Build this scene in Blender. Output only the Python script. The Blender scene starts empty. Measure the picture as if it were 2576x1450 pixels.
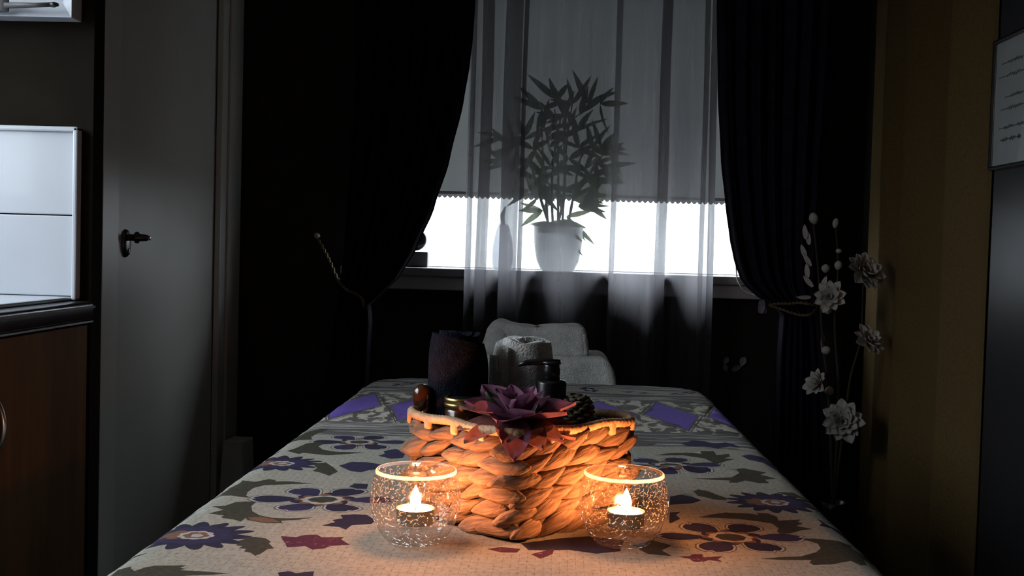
import bpy, bmesh, math, random
from mathutils import Vector, Matrix, noise, geometry
R = math.radians
PI = math.pi
random.seed(7)
scene = bpy.context.scene
COL = scene.collection

# ------------------------------------------------------------------ camera
FPX, IW, IH = 2750.0, 2576.0, 1450.0
TABLE_Z = 0.68
CAM = Vector((0, 0, TABLE_Z + 0.304))
YAW, PITCH, ROLL = R(2.27), R(2.17), R(1.6)
_f = Vector((-math.sin(YAW) * math.cos(PITCH), math.cos(YAW) * math.cos(PITCH), -math.sin(PITCH)))
_r0 = Vector((math.cos(YAW), math.sin(YAW), 0))
_u0 = _r0.cross(_f)
_r = _r0 * math.cos(ROLL) + _u0 * math.sin(ROLL)
_u = _u0 * math.cos(ROLL) - _r0 * math.sin(ROLL)
cam_data = bpy.data.cameras.new('camera')
cam = bpy.data.objects.new('camera', cam_data)
COL.objects.link(cam)
cam_data.sensor_width = 36.0
cam_data.lens = FPX / IW * 36.0
cam_data.clip_start = 0.02
m = Matrix((_r, _u, -_f)).transposed().to_4x4()
m.translation = CAM
cam.matrix_world = m
scene.camera = cam

# ------------------------------------------------------------------ daylight and exposure
SKY = 22.5
world = bpy.data.worlds.new('overcast_sky')
scene.world = world
world.use_nodes = True
wn = world.node_tree.nodes
wl = world.node_tree.links
# overcast sky: three times brighter overhead than at the horizon, dim ground below
_tc = wn.new('ShaderNodeTexCoord')
_sx = wn.new('ShaderNodeSeparateXYZ')
wl.new(_tc.outputs['Generated'], _sx.inputs[0])
_mr = wn.new('ShaderNodeMapRange')
_mr.inputs['From Min'].default_value = -1.0
_mr.inputs['From Max'].default_value = 1.0
wl.new(_sx.outputs['Z'], _mr.inputs['Value'])
_cr = wn.new('ShaderNodeValToRGB')
_e = _cr.color_ramp.elements
_e[0].position, _e[0].color = 0.0, (0.055, 0.058, 0.058, 1)
_e[1].position, _e[1].color = 1.0, (0.86, 0.93, 1.0, 1)
_k = _e.new(0.47); _k.color = (0.055, 0.058, 0.058, 1)
_k = _e.new(0.505); _k.color = (0.22, 0.24, 0.26, 1)
wl.new(_mr.outputs[0], _cr.inputs['Fac'])
wl.new(_cr.outputs['Color'], wn['Background'].inputs['Color'])
wn['Background'].inputs['Strength'].default_value = SKY
scene.view_settings.view_transform = 'Standard'
scene.view_settings.look = 'None'
scene.view_settings.gamma = 1.0
scene.view_settings.exposure = 0.0
scene.view_settings.use_curve_mapping = False
try:
    scene.cycles.use_denoising = True
    scene.cycles.transparent_max_bounces = 16
    scene.cycles.max_bounces = 10
    scene.cycles.diffuse_bounces = 4
    scene.cycles.sample_clamp_indirect = 8.0
except Exception:
    pass


def portal(name, loc, rot, sx, sy):
    d = bpy.data.lights.new(name, 'AREA')
    d.shape = 'RECTANGLE'
    d.size, d.size_y = sx, sy
    d.cycles.is_portal = True
    o = bpy.data.objects.new(name, d)
    o.location, o.rotation_euler = loc, rot
    COL.objects.link(o)
    return o


# room plan (metres): camera at the origin, table axis along +Y
YB = 3.85          # inner face of the window wall
XD = -1.15         # left wall with the white door
XK = -1.42         # left wall beside the sink counter
XR = 1.06          # right wall
YF = -1.6          # wall behind the camera
ZC = 2.45
WX0, WX1, WZ0, WZ1 = -0.68, 0.74, 0.90, 2.05       # window opening in the far wall
KY0, KY1, KZ0, KZ1 = 0.42, 1.82, 1.05, 1.95       # window opening over the sink
portal('window_daylight', (0.03, YB + 0.19, 1.475), (R(-90), 0, 0), 1.42, 1.15)
portal('sink_window_daylight', (XK - 0.11, (KY0 + KY1) / 2, (KZ0 + KZ1) / 2), (0, R(-90), 0), KZ1 - KZ0, KY1 - KY0)


# ------------------------------------------------------------------ helpers
def ray(px, py):
    return _f * FPX + _r * (px - IW / 2) + _u * (IH / 2 - py)


def at(px, py, Y):
    d = ray(px, py)
    return CAM + d * (Y / d.y)


def atx(px, py, X):
    d = ray(px, py)
    return CAM + d * (X / d.x)


def on_table(px, py, z=TABLE_Z):
    d = ray(px, py)
    return CAM + d * ((z - CAM.z) / d.z)


def acc_loc(o):
    v = Vector((0, 0, 0))
    while o is not None:
        v = v + o.location
        o = o.parent
    return v


def tag(o, label=None, cat=None, group=None, kind=None):
    if label: o['label'] = label
    if cat: o['category'] = cat
    if group: o['group'] = group
    if kind: o['kind'] = kind
    return o


def thing(name, loc, label, cat, group=None):
    o = bpy.data.objects.new(name, None)
    o.empty_display_size = 0.05
    o.location = loc
    COL.objects.link(o)
    return tag(o, label, cat, group)


def mk(name, verts, faces, mat, parent=None, origin=None, smooth=True, fmat=None):
    """one mesh object from world coordinates"""
    base = acc_loc(parent) if parent is not None else Vector((0, 0, 0))
    org = Vector(origin) if origin is not None else base.copy()
    me = bpy.data.meshes.new(name)
    me.from_pydata([tuple(Vector(v) - org) for v in verts], [], faces)
    mats = mat if isinstance(mat, (list, tuple)) else [mat]
    for mm in mats:
        me.materials.append(mm)
    if fmat is not None:
        me.polygons.foreach_set('material_index', fmat)
    if smooth:
        me.polygons.foreach_set('use_smooth', [True] * len(me.polygons))
    me.update()
    o = bpy.data.objects.new(name, me)
    COL.objects.link(o)
    if parent is not None:
        o.parent = parent
    o.location = org - base
    return o


def struct(o):
    o['kind'] = 'structure'
    return o


def join(*parts):
    V, F = [], []
    for v, f in parts:
        n = len(V)
        V += list(v)
        F += [tuple(i + n for i in q) for q in f]
    return V, F


def box(x0, x1, y0, y1, z0, z1, bev=0.0, seg=2):
    bm = bmesh.new()
    bmesh.ops.create_cube(bm, size=1.0)
    for v in bm.verts:
        v.co = Vector(((x0 + x1) / 2 + v.co.x * (x1 - x0), (y0 + y1) / 2 + v.co.y * (y1 - y0), (z0 + z1) / 2 + v.co.z * (z1 - z0)))
    if bev > 0:
        bmesh.ops.bevel(bm, geom=list(bm.edges), offset=bev, segments=seg, affect='EDGES', profile=0.5)
    bm.verts.index_update()
    V = [v.co.copy() for v in bm.verts]
    F = [tuple(v.index for v in f.verts) for f in bm.faces]
    bm.free()
    return V, F


def xf(part, M):
    v, f = part
    return [M @ Vector(p) for p in v], f


def grid(nu, nv, fn):
    V = [fn(i / nu, j / nv) for j in range(nv + 1) for i in range(nu + 1)]
    F = [(j * (nu + 1) + i, j * (nu + 1) + i + 1, (j + 1) * (nu + 1) + i + 1, (j + 1) * (nu + 1) + i) for j in range(nv) for i in range(nu)]
    return V, F


def lathe(prof, seg=32, c=(0, 0, 0), closed=False):
    """prof = [(r,z)...] revolved about z; r 0 ends closed with a point ring"""
    c = Vector(c)
    V, F = [], []
    n = len(prof)
    for r, z in prof:
        for k in range(seg):
            a = 2 * PI * k / seg
            V.append(c + Vector((r * math.cos(a), r * math.sin(a), z)))
    rng = n if closed else n - 1
    for j in range(rng):
        j2 = (j + 1) % n
        for k in range(seg):
            k2 = (k + 1) % seg
            F.append((j * seg + k, j * seg + k2, j2 * seg + k2, j2 * seg + k))
    return V, F


def tube(path, rad, seg=8, caps=True, closed=False):
    path = [Vector(p) for p in path]
    n = len(path)
    rs = rad if isinstance(rad, (list, tuple)) else [rad] * n
    V, F = [], []
    prev = None
    for i, p in enumerate(path):
        a = path[(i - 1) % n] if (closed or i > 0) else p
        b = path[(i + 1) % n] if (closed or i < n - 1) else p
        t = (b - a)
        if t.length < 1e-9:
            t = Vector((0, 0, 1))
        t.normalize()
        if prev is None:
            ref = Vector((0, 0, 1)) if abs(t.z) < 0.9 else Vector((1, 0, 0))
            nrm = (ref - t * ref.dot(t)).normalized()
        else:
            nrm = (prev - t * prev.dot(t))
            nrm = nrm.normalized() if nrm.length > 1e-6 else prev
        prev = nrm
        bn = t.cross(nrm)
        for k in range(seg):
            an = 2 * PI * k / seg
            V.append(p + (nrm * math.cos(an) + bn * math.sin(an)) * rs[i])
    rng = n if closed else n - 1
    for i in range(rng):
        i2 = (i + 1) % n
        for k in range(seg):
            k2 = (k + 1) % seg
            F.append((i * seg + k, i * seg + k2, i2 * seg + k2, i2 * seg + k))
    if caps and not closed:
        F.append(tuple(range(seg - 1, -1, -1)))
        F.append(tuple((n - 1) * seg + k for k in range(seg)))
    return V, F


def catmull(pts, n):
    pts = [Vector(p) for p in pts]
    out = []
    m_ = len(pts)
    for k in range(n + 1):
        t = k / n * (m_ - 1)
        i = min(int(t), m_ - 2)
        u = t - i
        p0, p1, p2, p3 = pts[max(i - 1, 0)], pts[i], pts[i + 1], pts[min(i + 2, m_ - 1)]
        out.append(0.5 * ((2 * p1) + (p2 - p0) * u + (2 * p0 - 5 * p1 + 4 * p2 - p3) * u * u + (3 * p1 - p0 - 3 * p2 + p3) * u ** 3))
    return out


def lerp_table(tab, t):
    """tab [(t, a, b..)] sorted by t"""
    if t <= tab[0][0]: return tab[0][1:]
    for p, q in zip(tab, tab[1:]):
        if t <= q[0]:
            u = (t - p[0]) / (q[0] - p[0])
            u = u * u * (3 - 2 * u) * 0.35 + u * 0.65
            return tuple(a + (b - a) * u for a, b in zip(p[1:], q[1:]))
    return tab[-1][1:]


def soft_box(w, d, h, r, n=10, amp=0.0, freq=20.0, seed=0.0):
    """rounded, slightly lumpy cushion centred on the origin"""
    bm = bmesh.new()
    bmesh.ops.create_cube(bm, size=2.0)
    bmesh.ops.subdivide_edges(bm, edges=list(bm.edges), cuts=n, use_grid_fill=True)
    hw, hd, hh = w / 2, d / 2, h / 2
    for v in bm.verts:
        c = v.co.copy()
        p = Vector((c.x * hw, c.y * hd, c.z * hh))
        q = Vector((max(-hw + r, min(hw - r, p.x)), max(-hd + r, min(hd - r, p.y)), max(-hh + r, min(hh - r, p.z))))
        nn = p - q
        if nn.length > 1e-9:
            p = q + nn.normalized() * r
            nn.normalize()
        else:
            nn = c.normalized()
        if amp:
            p += nn * amp * noise.noise(p * freq + Vector((seed, seed * 2, 0)))
        v.co = p
    bm.verts.index_update()
    V = [v.co.copy() for v in bm.verts]
    F = [tuple(v.index for v in f.verts) for f in bm.faces]
    bm.free()
    return V, F


def add_solidify(o, t, offset=0.0):
    md = o.modifiers.new('thickness', 'SOLIDIFY')
    md.thickness, md.offset = t, offset
    return o


def add_subsurf(o, lv=1):
    md = o.modifiers.new('smooth', 'SUBSURF')
    md.levels = md.render_levels = lv
    return o


# ------------------------------------------------------------------ materials
MATS = {}


def nodes(name):
    mt = bpy.data.materials.new(name)
    mt.use_nodes = True
    nt = mt.node_tree
    return mt, nt, nt.nodes['Principled BSDF'], nt.nodes['Material Output']


def mat(name, col, rough=0.6, metal=0.0, spec=0.5, var=0.15, vscale=12.0, bump=0.0, bscale=60.0, stretch=(1, 1, 1), trans=0.0, coat=0.0, sheen=0.0):
    """principled with procedural colour variation and fine relief"""
    if name in MATS: return MATS[name]
    mt, nt, bs, out = nodes(name)
    N, L = nt.nodes, nt.links
    tc = N.new('ShaderNodeTexCoord')
    mp = N.new('ShaderNodeMapping')
    mp.inputs['Scale'].default_value = stretch
    L.new(tc.outputs['Object'], mp.inputs['Vector'])
    nz = N.new('ShaderNodeTexNoise')
    nz.inputs['Scale'].default_value = vscale
    nz.inputs['Detail'].default_value = 4
    L.new(mp.outputs['Vector'], nz.inputs['Vector'])
    rp = N.new('ShaderNodeValToRGB')
    rp.color_ramp.elements[0].position = 0.3
    rp.color_ramp.elements[1].position = 0.7
    a, b = 1 - var, 1 + var
    rp.color_ramp.elements[0].color = (col[0] * a, col[1] * a, col[2] * a, 1)
    rp.color_ramp.elements[1].color = (min(col[0] * b, 1), min(col[1] * b, 1), min(col[2] * b, 1), 1)
    L.new(nz.outputs['Fac'], rp.inputs['Fac'])
    L.new(rp.outputs['Color'], bs.inputs['Base Color'])
    bs.inputs['Roughness'].default_value = rough
    bs.inputs['Metallic'].default_value = metal
    bs.inputs['Specular IOR Level'].default_value = spec
    if coat: bs.inputs['Coat Weight'].default_value = coat
    if sheen:
        bs.inputs['Sheen Weight'].default_value = sheen
    if bump:
        n2 = N.new('ShaderNodeTexNoise')
        n2.inputs['Scale'].default_value = bscale
        n2.inputs['Detail'].default_value = 5
        L.new(mp.outputs['Vector'], n2.inputs['Vector'])
        bp = N.new('ShaderNodeBump')
        bp.inputs['Strength'].default_value = bump
        bp.inputs['Distance'].default_value = 0.004
        L.new(n2.outputs['Fac'], bp.inputs['Height'])
        L.new(bp.outputs['Normal'], bs.inputs['Normal'])
    if trans:
        tr = N.new('ShaderNodeBsdfTranslucent')
        L.new(rp.outputs['Color'], tr.inputs['Color'])
        mx = N.new('ShaderNodeMixShader')
        mx.inputs[0].default_value = trans
        L.new(bs.outputs[0], mx.inputs[1])
        L.new(tr.outputs[0], mx.inputs[2])
        L.new(mx.outputs[0], out.inputs['Surface'])
    MATS[name] = mt
    return mt


def thin_glass(name, tint=(1, 1, 1), crackle=False, rough=0.02, refl=1.0):
    """thin clear glass: mostly straight-through with Fresnel reflections; crackle adds white fracture lines and uneven facets"""
    mt, nt, bs, out = nodes(name)
    N, L = nt.nodes, nt.links
    N.remove(bs)
    tr = N.new('ShaderNodeBsdfTransparent')
    tr.inputs['Color'].default_value = (*tint, 1)
    gl = N.new('ShaderNodeBsdfGlossy')
    gl.inputs['Roughness'].default_value = rough
    lw = N.new('ShaderNodeLayerWeight')
    lw.inputs['Blend'].default_value = 0.5
    pw = N.new('ShaderNodeMath')
    pw.operation = 'POWER'
    pw.inputs[1].default_value = 5.0
    L.new(lw.outputs['Facing'], pw.inputs[0])
    fr = N.new('ShaderNodeMath')
    fr.operation = 'MULTIPLY_ADD'
    fr.inputs[1].default_value = 0.94 * refl
    fr.inputs[2].default_value = 0.045 * refl
    L.new(pw.outputs[0], fr.inputs[0])
    mx = N.new('ShaderNodeMixShader')
    L.new(tr.outputs[0], mx.inputs[1])
    L.new(gl.outputs[0], mx.inputs[2])
    if not crackle:
        L.new(fr.outputs[0], mx.inputs[0])
        L.new(mx.outputs[0], out.inputs['Surface'])
        return mt
    tc = N.new('ShaderNodeTexCoord')
    wz = N.new('ShaderNodeTexNoise')
    wz.inputs['Scale'].default_value = 60
    L.new(tc.outputs['Object'], wz.inputs['Vector'])
    mix = N.new('ShaderNodeMixRGB')
    mix.inputs[0].default_value = 0.004
    L.new(tc.outputs['Object'], mix.inputs[1])
    L.new(wz.outputs['Color'], mix.inputs[2])
    vo = N.new('ShaderNodeTexVoronoi')
    vo.feature = 'DISTANCE_TO_EDGE'
    vo.inputs['Scale'].default_value = 190
    L.new(mix.outputs[0], vo.inputs['Vector'])
    vc = N.new('ShaderNodeTexVoronoi')
    vc.inputs['Scale'].default_value = 190
    L.new(mix.outputs[0], vc.inputs['Vector'])
    bp = N.new('ShaderNodeBump')
    bp.inputs['Strength'].default_value = 0.8
    bp.inputs['Distance'].default_value = 0.003
    rp0 = N.new('ShaderNodeValToRGB')
    rp0.color_ramp.elements[0].position = 0.0
    rp0.color_ramp.elements[1].position = 0.16
    L.new(vo.outputs['Distance'], rp0.inputs['Fac'])
    L.new(rp0.outputs['Color'], bp.inputs['Height'])
    L.new(bp.outputs['Normal'], gl.inputs['Normal'])
    gl.inputs['Roughness'].default_value = 0.09
    ad = N.new('ShaderNodeMath')
    ad.operation = 'ADD'
    ad.inputs[1].default_value = 0.015
    L.new(fr.outputs[0], ad.inputs[0])
    L.new(ad.outputs[0], mx.inputs[0])
    rp = N.new('ShaderNodeValToRGB')
    rp.color_ramp.elements[0].position = 0.0
    rp.color_ramp.elements[0].color = (0.22, 0.22, 0.22, 1)
    rp.color_ramp.elements[1].position = 0.050
    rp.color_ramp.elements[1].color = (0.0, 0.0, 0.0, 1)
    L.new(vo.outputs['Distance'], rp.inputs['Fac'])
    df = N.new('ShaderNodeBsdfTranslucent')
    df.inputs['Color'].default_value = (0.85, 0.85, 0.85, 1)
    dd = N.new('ShaderNodeBsdfDiffuse')
    dd.inputs['Color'].default_value = (0.85, 0.85, 0.85, 1)
    m3 = N.new('ShaderNodeMixShader')
    L.new(df.outputs[0], m3.inputs[1])
    L.new(dd.outputs[0], m3.inputs[2])
    m2 = N.new('ShaderNodeMixShader')
    ng = N.new('ShaderNodeTexNoise')
    ng.inputs['Scale'].default_value = 320
    L.new(tc.outputs['Object'], ng.inputs['Vector'])
    gt = N.new('ShaderNodeMath')
    gt.operation = 'GREATER_THAN'
    gt.inputs[1].default_value = 0.53
    L.new(ng.outputs['Fac'], gt.inputs[0])
    gm = N.new('ShaderNodeMath')
    gm.operation = 'MULTIPLY'
    L.new(gt.outputs[0], gm.inputs[0])
    L.new(rp.outputs['Color'], gm.inputs[1])
    L.new(gm.outputs[0], m2.inputs[0])
    L.new(mx.outputs[0], m2.inputs[1])
    L.new(m3.outputs[0], m2.inputs[2])
    L.new(m2.outputs[0], out.inputs['Surface'])
    return mt


def emit(name, col, st):
    mt, nt, bs, out = nodes(name)
    e = nt.nodes.new('ShaderNodeEmission')
    e.inputs['Color'].default_value = (*col, 1)
    e.inputs['Strength'].default_value = st
    nt.nodes.remove(bs)
    nt.links.new(e.outputs[0], out.inputs['Surface'])
    return mt


def sheer_mat():
    mt, nt, bs, out = nodes('voile')
    N, L = nt.nodes, nt.links
    N.remove(bs)
    tr = N.new('ShaderNodeBsdfTransparent')
    tl = N.new('ShaderNodeBsdfTranslucent')
    df = N.new('ShaderNodeBsdfDiffuse')
    tc = N.new('ShaderNodeTexCoord')
    nz = N.new('ShaderNodeTexNoise')
    nz.inputs['Scale'].default_value = 5
    mp = N.new('ShaderNodeMapping')
    mp.inputs['Scale'].default_value = (14, 1, 0.6)
    L.new(tc.outputs['Object'], mp.inputs['Vector'])
    L.new(mp.outputs['Vector'], nz.inputs['Vector'])
    rp = N.new('ShaderNodeValToRGB')
    rp.color_ramp.elements[0].position = 0.3
    rp.color_ramp.elements[0].color = (0.52, 0.52, 0.52, 1)
    rp.color_ramp.elements[1].position = 0.75
    rp.color_ramp.elements[1].color = (0.64, 0.64, 0.64, 1)
    L.new(nz.outputs['Fac'], rp.inputs['Fac'])
    tl.inputs['Color'].default_value = (0.235, 0.23, 0.245, 1)
    df.inputs['Color'].default_value = (0.045, 0.042, 0.05, 1)
    a = N.new('ShaderNodeAddShader')
    L.new(tl.outputs[0], a.inputs[0])
    L.new(df.outputs[0], a.inputs[1])
    mx = N.new('ShaderNodeMixShader')
    L.new(rp.outputs['Color'], mx.inputs[0])
    L.new(tr.outputs[0], mx.inputs[1])
    L.new(a.outputs[0], mx.inputs[2])
    L.new(mx.outputs[0], out.inputs['Surface'])
    return mt


def weave_mat(name, col, dash=0.0, scribble=None, rough=0.85):
    """printed cotton: flat print colour, fine thread relief, the small woven dash marks of the cloth"""
    mt, nt, bs, out = nodes(name)
    N, L = nt.nodes, nt.links
    uv = N.new('ShaderNodeUVMap')
    uv.uv_map = 'UVMap'
    bs.inputs['Roughness'].default_value = rough
    bs.inputs['Specular IOR Level'].default_value = 0.15
    base = N.new('ShaderNodeRGB')
    base.outputs[0].default_value = (*col, 1)
    cur = base.outputs[0]
    nz = N.new('ShaderNodeTexNoise')
    nz.inputs['Scale'].default_value = 130
    nz.inputs['Detail'].default_value = 3
    L.new(uv.outputs[0], nz.inputs['Vector'])
    hv = N.new('ShaderNodeMixRGB')
    hv.blend_type = 'OVERLAY'
    hv.inputs[0].default_value = 0.35
    L.new(cur, hv.inputs[1])
    L.new(nz.outputs['Fac'], hv.inputs[2])
    cur = hv.outputs[0]

    def mul(c, colr, fac):
        mm = N.new('ShaderNodeMixRGB')
        mm.blend_type = 'MIX'
        L.new(fac, mm.inputs[0])
        L.new(c, mm.inputs[1])
        mm.inputs[2].default_value = (*colr, 1)
        return mm.outputs[0]
    if dash:
        def mth(op, x, y=None, z=None):
            nd = N.new('ShaderNodeMath')
            nd.operation = op
            for i, q in enumerate((x, y, z)):
                if q is None: continue
                if isinstance(q, (int, float)): nd.inputs[i].default_value = q
                else: L.new(q, nd.inputs[i])
            return nd.outputs[0]
        sep = N.new('ShaderNodeSeparateXYZ')
        L.new(uv.outputs[0], sep.inputs[0])
        for k, (across, along, fa, fl, wa, wl_) in enumerate(((sep.outputs[0], sep.outputs[1], 128.0, 66.0, 0.055, 0.32), (sep.outputs[1], sep.outputs[0], 96.0, 128.0, 0.07, 0.24))):
            ca = mth('MULTIPLY', across, fa)
            st = mth('MULTIPLY', mth('FLOOR', ca), 0.5)
            al = mth('ADD', mth('MULTIPLY', along, fl), st)
            da = mth('ABSOLUTE', mth('SUBTRACT', mth('FRACT', ca), 0.5))
            dl = mth('ABSOLUTE', mth('SUBTRACT', mth('FRACT', al), 0.5))
            ml_ = mth('MULTIPLY', mth('LESS_THAN', da, wa), mth('LESS_THAN', dl, wl_))
            n2 = N.new('ShaderNodeTexNoise')
            n2.inputs['Scale'].default_value = 60 + 30 * k
            L.new(uv.outputs[0], n2.inputs['Vector'])
            gate = mth('MULTIPLY', ml_, mth('GREATER_THAN', n2.outputs['Fac'], 0.45))
            m2v = mth('MULTIPLY', gate, dash)
            cur = mul(cur, (0.09, 0.065, 0.05), m2v)
    if scribble:
        colr, sc, lo, hi = scribble
        mp = N.new('ShaderNodeMapping')
        mp.inputs['Scale'].default_value = sc
        L.new(uv.outputs[0], mp.inputs['Vector'])
        n3 = N.new('ShaderNodeTexNoise')
        n3.inputs['Scale'].default_value = 1.0
        n3.inputs['Detail'].default_value = 3
        n3.inputs['Distortion'].default_value = 0.8
        L.new(mp.outputs[0], n3.inputs['Vector'])
        r3 = N.new('ShaderNodeValToRGB')
        r3.color_ramp.elements[0].position = lo
        r3.color_ramp.elements[1].position = hi
        L.new(n3.outputs['Fac'], r3.inputs['Fac'])
        cur = mul(cur, colr, r3.outputs['Color'])
    L.new(cur, bs.inputs['Base Color'])
    ck = N.new('ShaderNodeTexChecker')
    ck.inputs['Scale'].default_value = 900
    L.new(uv.outputs[0], ck.inputs['Vector'])
    bp = N.new('ShaderNodeBump')
    bp.inputs['Strength'].default_value = 0.15
    bp.inputs['Distance'].default_value = 0.0006
    L.new(ck.outputs['Fac'], bp.inputs['Height'])
    L.new(bp.outputs['Normal'], bs.inputs['Normal'])
    return mt


M_WALL = mat('dark_paint', (0.030, 0.027, 0.024), 0.75, spec=0.2, bump=0.15, bscale=90)
M_WALL2 = mat('dark_brown_paint', (0.0115, 0.0092, 0.0065), 0.85, spec=0.05, bump=0.15, bscale=90)
M_CEIL = mat('ceiling_paint', (0.70, 0.70, 0.68), 0.9, spec=0.2, var=0.04)
M_FLOOR = mat('dark_laminate', (0.05, 0.035, 0.025), 0.5, var=0.35, vscale=6, stretch=(1, 8, 1))
M_WHITE = mat('white_gloss_paint', (0.60, 0.59, 0.56), 0.4, var=0.05, vscale=5, bump=0.05, bscale=30)
M_DOORW = mat('door_paint', (0.54, 0.53, 0.50), 0.45, var=0.05, vscale=4, bump=0.06, bscale=25)
M_SILL = mat('sill_paint', (0.34, 0.34, 0.34), 0.6, var=0.08, vscale=9)
M_SPLASH = mat('white_panel_gloss', (0.47, 0.50, 0.55), 0.28, var=0.04, vscale=4, coat=0.2)
M_STEEL = mat('brushed_metal', (0.45, 0.44, 0.42), 0.28, metal=1.0, var=0.15)
M_BRONZE = mat('dark_metal', (0.09, 0.085, 0.08), 0.35, metal=1.0, var=0.2)
M_COUNTER = mat('dark_counter', (0.03, 0.026, 0.032), 0.22, var=0.3, vscale=60)
M_CABWOOD = mat('cabinet_wood', (0.12, 0.062, 0.022), 0.65, spec=0.12, var=0.3, vscale=5, stretch=(6, 6, 0.6))
M_BLACK = mat('black_plastic', (0.008, 0.008, 0.009), 0.3, var=0.2)
M_PURPLE = mat('drape_velvet', (0.016, 0.012, 0.026), 0.95, spec=0.1, var=0.35, vscale=30, trans=0.05, bump=0.2, bscale=200)
M_MUSTARD = mat('mustard_cloth', (0.105, 0.068, 0.026), 0.9, spec=0.1, var=0.2, vscale=260, stretch=(1, 1, 0.6), bump=0.3, bscale=500)
M_GLASS = thin_glass('clear_glass', (0.97, 0.98, 0.98))
M_INGLASS = thin_glass('inner_glass', (0.97, 0.97, 0.96), rough=0.10, refl=0.4)
M_CRACK = thin_glass('crackle_glass', (0.95, 0.94, 0.93), crackle=True)
M_SHEER = sheer_mat()
M_BLIND = mat('blind_fabric', (0.45, 0.46, 0.46), 0.9, spec=0.1, var=0.06, vscale=8, trans=0.040)
M_TOWEL = mat('white_terry', (0.60, 0.59, 0.57), 1.0, spec=0.05, var=0.14, vscale=90, bump=1.0, bscale=420, sheen=0.3)
M_NAVY = mat('navy_terry', (0.007, 0.008, 0.016), 1.0, spec=0.03, var=0.4, vscale=120, bump=1.0, bscale=420, sheen=0.03)
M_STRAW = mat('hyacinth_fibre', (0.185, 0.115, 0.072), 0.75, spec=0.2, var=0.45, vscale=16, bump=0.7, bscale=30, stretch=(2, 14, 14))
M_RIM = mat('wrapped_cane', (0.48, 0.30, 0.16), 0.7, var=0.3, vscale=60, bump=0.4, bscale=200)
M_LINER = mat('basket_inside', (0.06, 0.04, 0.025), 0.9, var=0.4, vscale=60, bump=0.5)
M_WAX = mat('candle_wax', (0.85, 0.80, 0.70), 0.5, var=0.04, trans=0.35)
M_ALU = mat('tealight_tin', (0.40, 0.38, 0.36), 0.4, metal=1.0, var=0.05)
M_WICK = mat('burnt_wick', (0.02, 0.015, 0.01), 0.9)
M_FLAME = emit('flame', (1.0, 0.345, 0.115), 1050.0)
M_PETAL = mat('mauve_silk', (0.19, 0.080, 0.135), 0.8, spec=0.1, var=0.5, vscale=45, trans=0.2)
M_PETAL_LIT = mat('candlelit_mauve_silk', (0.26, 0.11, 0.10), 0.8, spec=0.1, var=0.4, vscale=45, trans=0.25)  # outer petals: orange candlelight mixed into the mauve base colour
M_GREENLEAF = mat('dark_green_leaf', (0.05, 0.07, 0.03), 0.6, var=0.3, vscale=50)
M_BAMBOO = mat('bamboo_leaf', (0.10, 0.15, 0.045), 0.55, var=0.45, vscale=14, trans=0.3)
M_BAMBOO2 = mat('pale_leaf', (0.35, 0.36, 0.22), 0.55, var=0.3, vscale=14, trans=0.3)
M_CANE = mat('bamboo_cane', (0.09, 0.10, 0.04), 0.5, var=0.4, vscale=25)
M_POT = mat('white_plastic_pot', (0.85, 0.86, 0.87), 0.35, var=0.05, trans=0.55)
M_SOIL = mat('soil', (0.03, 0.02, 0.015), 1.0, var=0.4, vscale=80, bump=1.0)
M_FLOWERW = mat('ivory_petal', (0.42, 0.40, 0.36), 0.8, var=0.15, vscale=40, trans=0.15)
M_STEM = mat('dark_stem', (0.02, 0.018, 0.012), 0.8)
M_GOLD = mat('brass_lid', (0.42, 0.30, 0.12), 0.3, metal=1.0, var=0.1)
M_AMBER = mat('brown_bottle', (0.05, 0.016, 0.006), 0.18, var=0.3, coat=0.3)
M_PAPER = mat('paper', (0.40, 0.40, 0.40), 0.8, var=0.04)
M_INK = mat('grey_ink', (0.13, 0.13, 0.13), 0.8)
M_GLOSSDARK = mat('dark_gloss_door', (0.022, 0.021, 0.022), 0.32, var=0.15, vscale=3)
M_GREY = mat('grey_plastic', (0.07, 0.066, 0.074), 0.5, var=0.1)
M_CORD = mat('gold_cord', (0.16, 0.12, 0.06), 0.8, var=0.4, vscale=300, bump=0.5, bscale=500)
M_BEAD = mat('pearl_bead', (0.5, 0.48, 0.42), 0.3)
M_MAUVE = mat('mauve_tassel', (0.20, 0.17, 0.23), 0.9, var=0.2, vscale=90)
M_CARD = mat('white_card', (0.62, 0.62, 0.60), 0.8, var=0.06)
M_WOODLEG = mat('beech_leg', (0.35, 0.22, 0.11), 0.5, var=0.2, vscale=10, stretch=(6, 6, 1))
M_VINYL = mat('table_vinyl', (0.10, 0.08, 0.12), 0.5, var=0.1)
M_CONE = mat('pine_cone', (0.09, 0.07, 0.045), 0.9, var=0.4, vscale=60)
M_SAGE = mat('sage_cloth', (0.30, 0.33, 0.24), 0.9, var=0.2, vscale=60, bump=0.4)
M_BUTTERFLY = mat('pale_wing', (0.30, 0.29, 0.28), 0.8, var=0.1)

# ------------------------------------------------------------------ the room
T = 0.22
V, F = join(box(XK - T, XR + T, YB, YB + T, 0, WZ0), box(XK - T, XR + T, YB, YB + T, WZ1, ZC),
            box(XK - T, WX0, YB, YB + T, WZ0, WZ1), box(WX1, XR + T, YB, YB + T, WZ0, WZ1))
struct(mk('wall_back', V, F, M_WALL, smooth=False))
V, F = join(box(XK - T, XK, YF, 1.9, 0, KZ0), box(XK - T, XK, YF, 1.9, KZ1, ZC), box(XK - T, XK, YF, KY0, KZ0, KZ1), box(XK - T, XK, KY1, 1.9, KZ0, KZ1))
struct(mk('wall_left', V, F, M_WALL, smooth=False))
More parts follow.
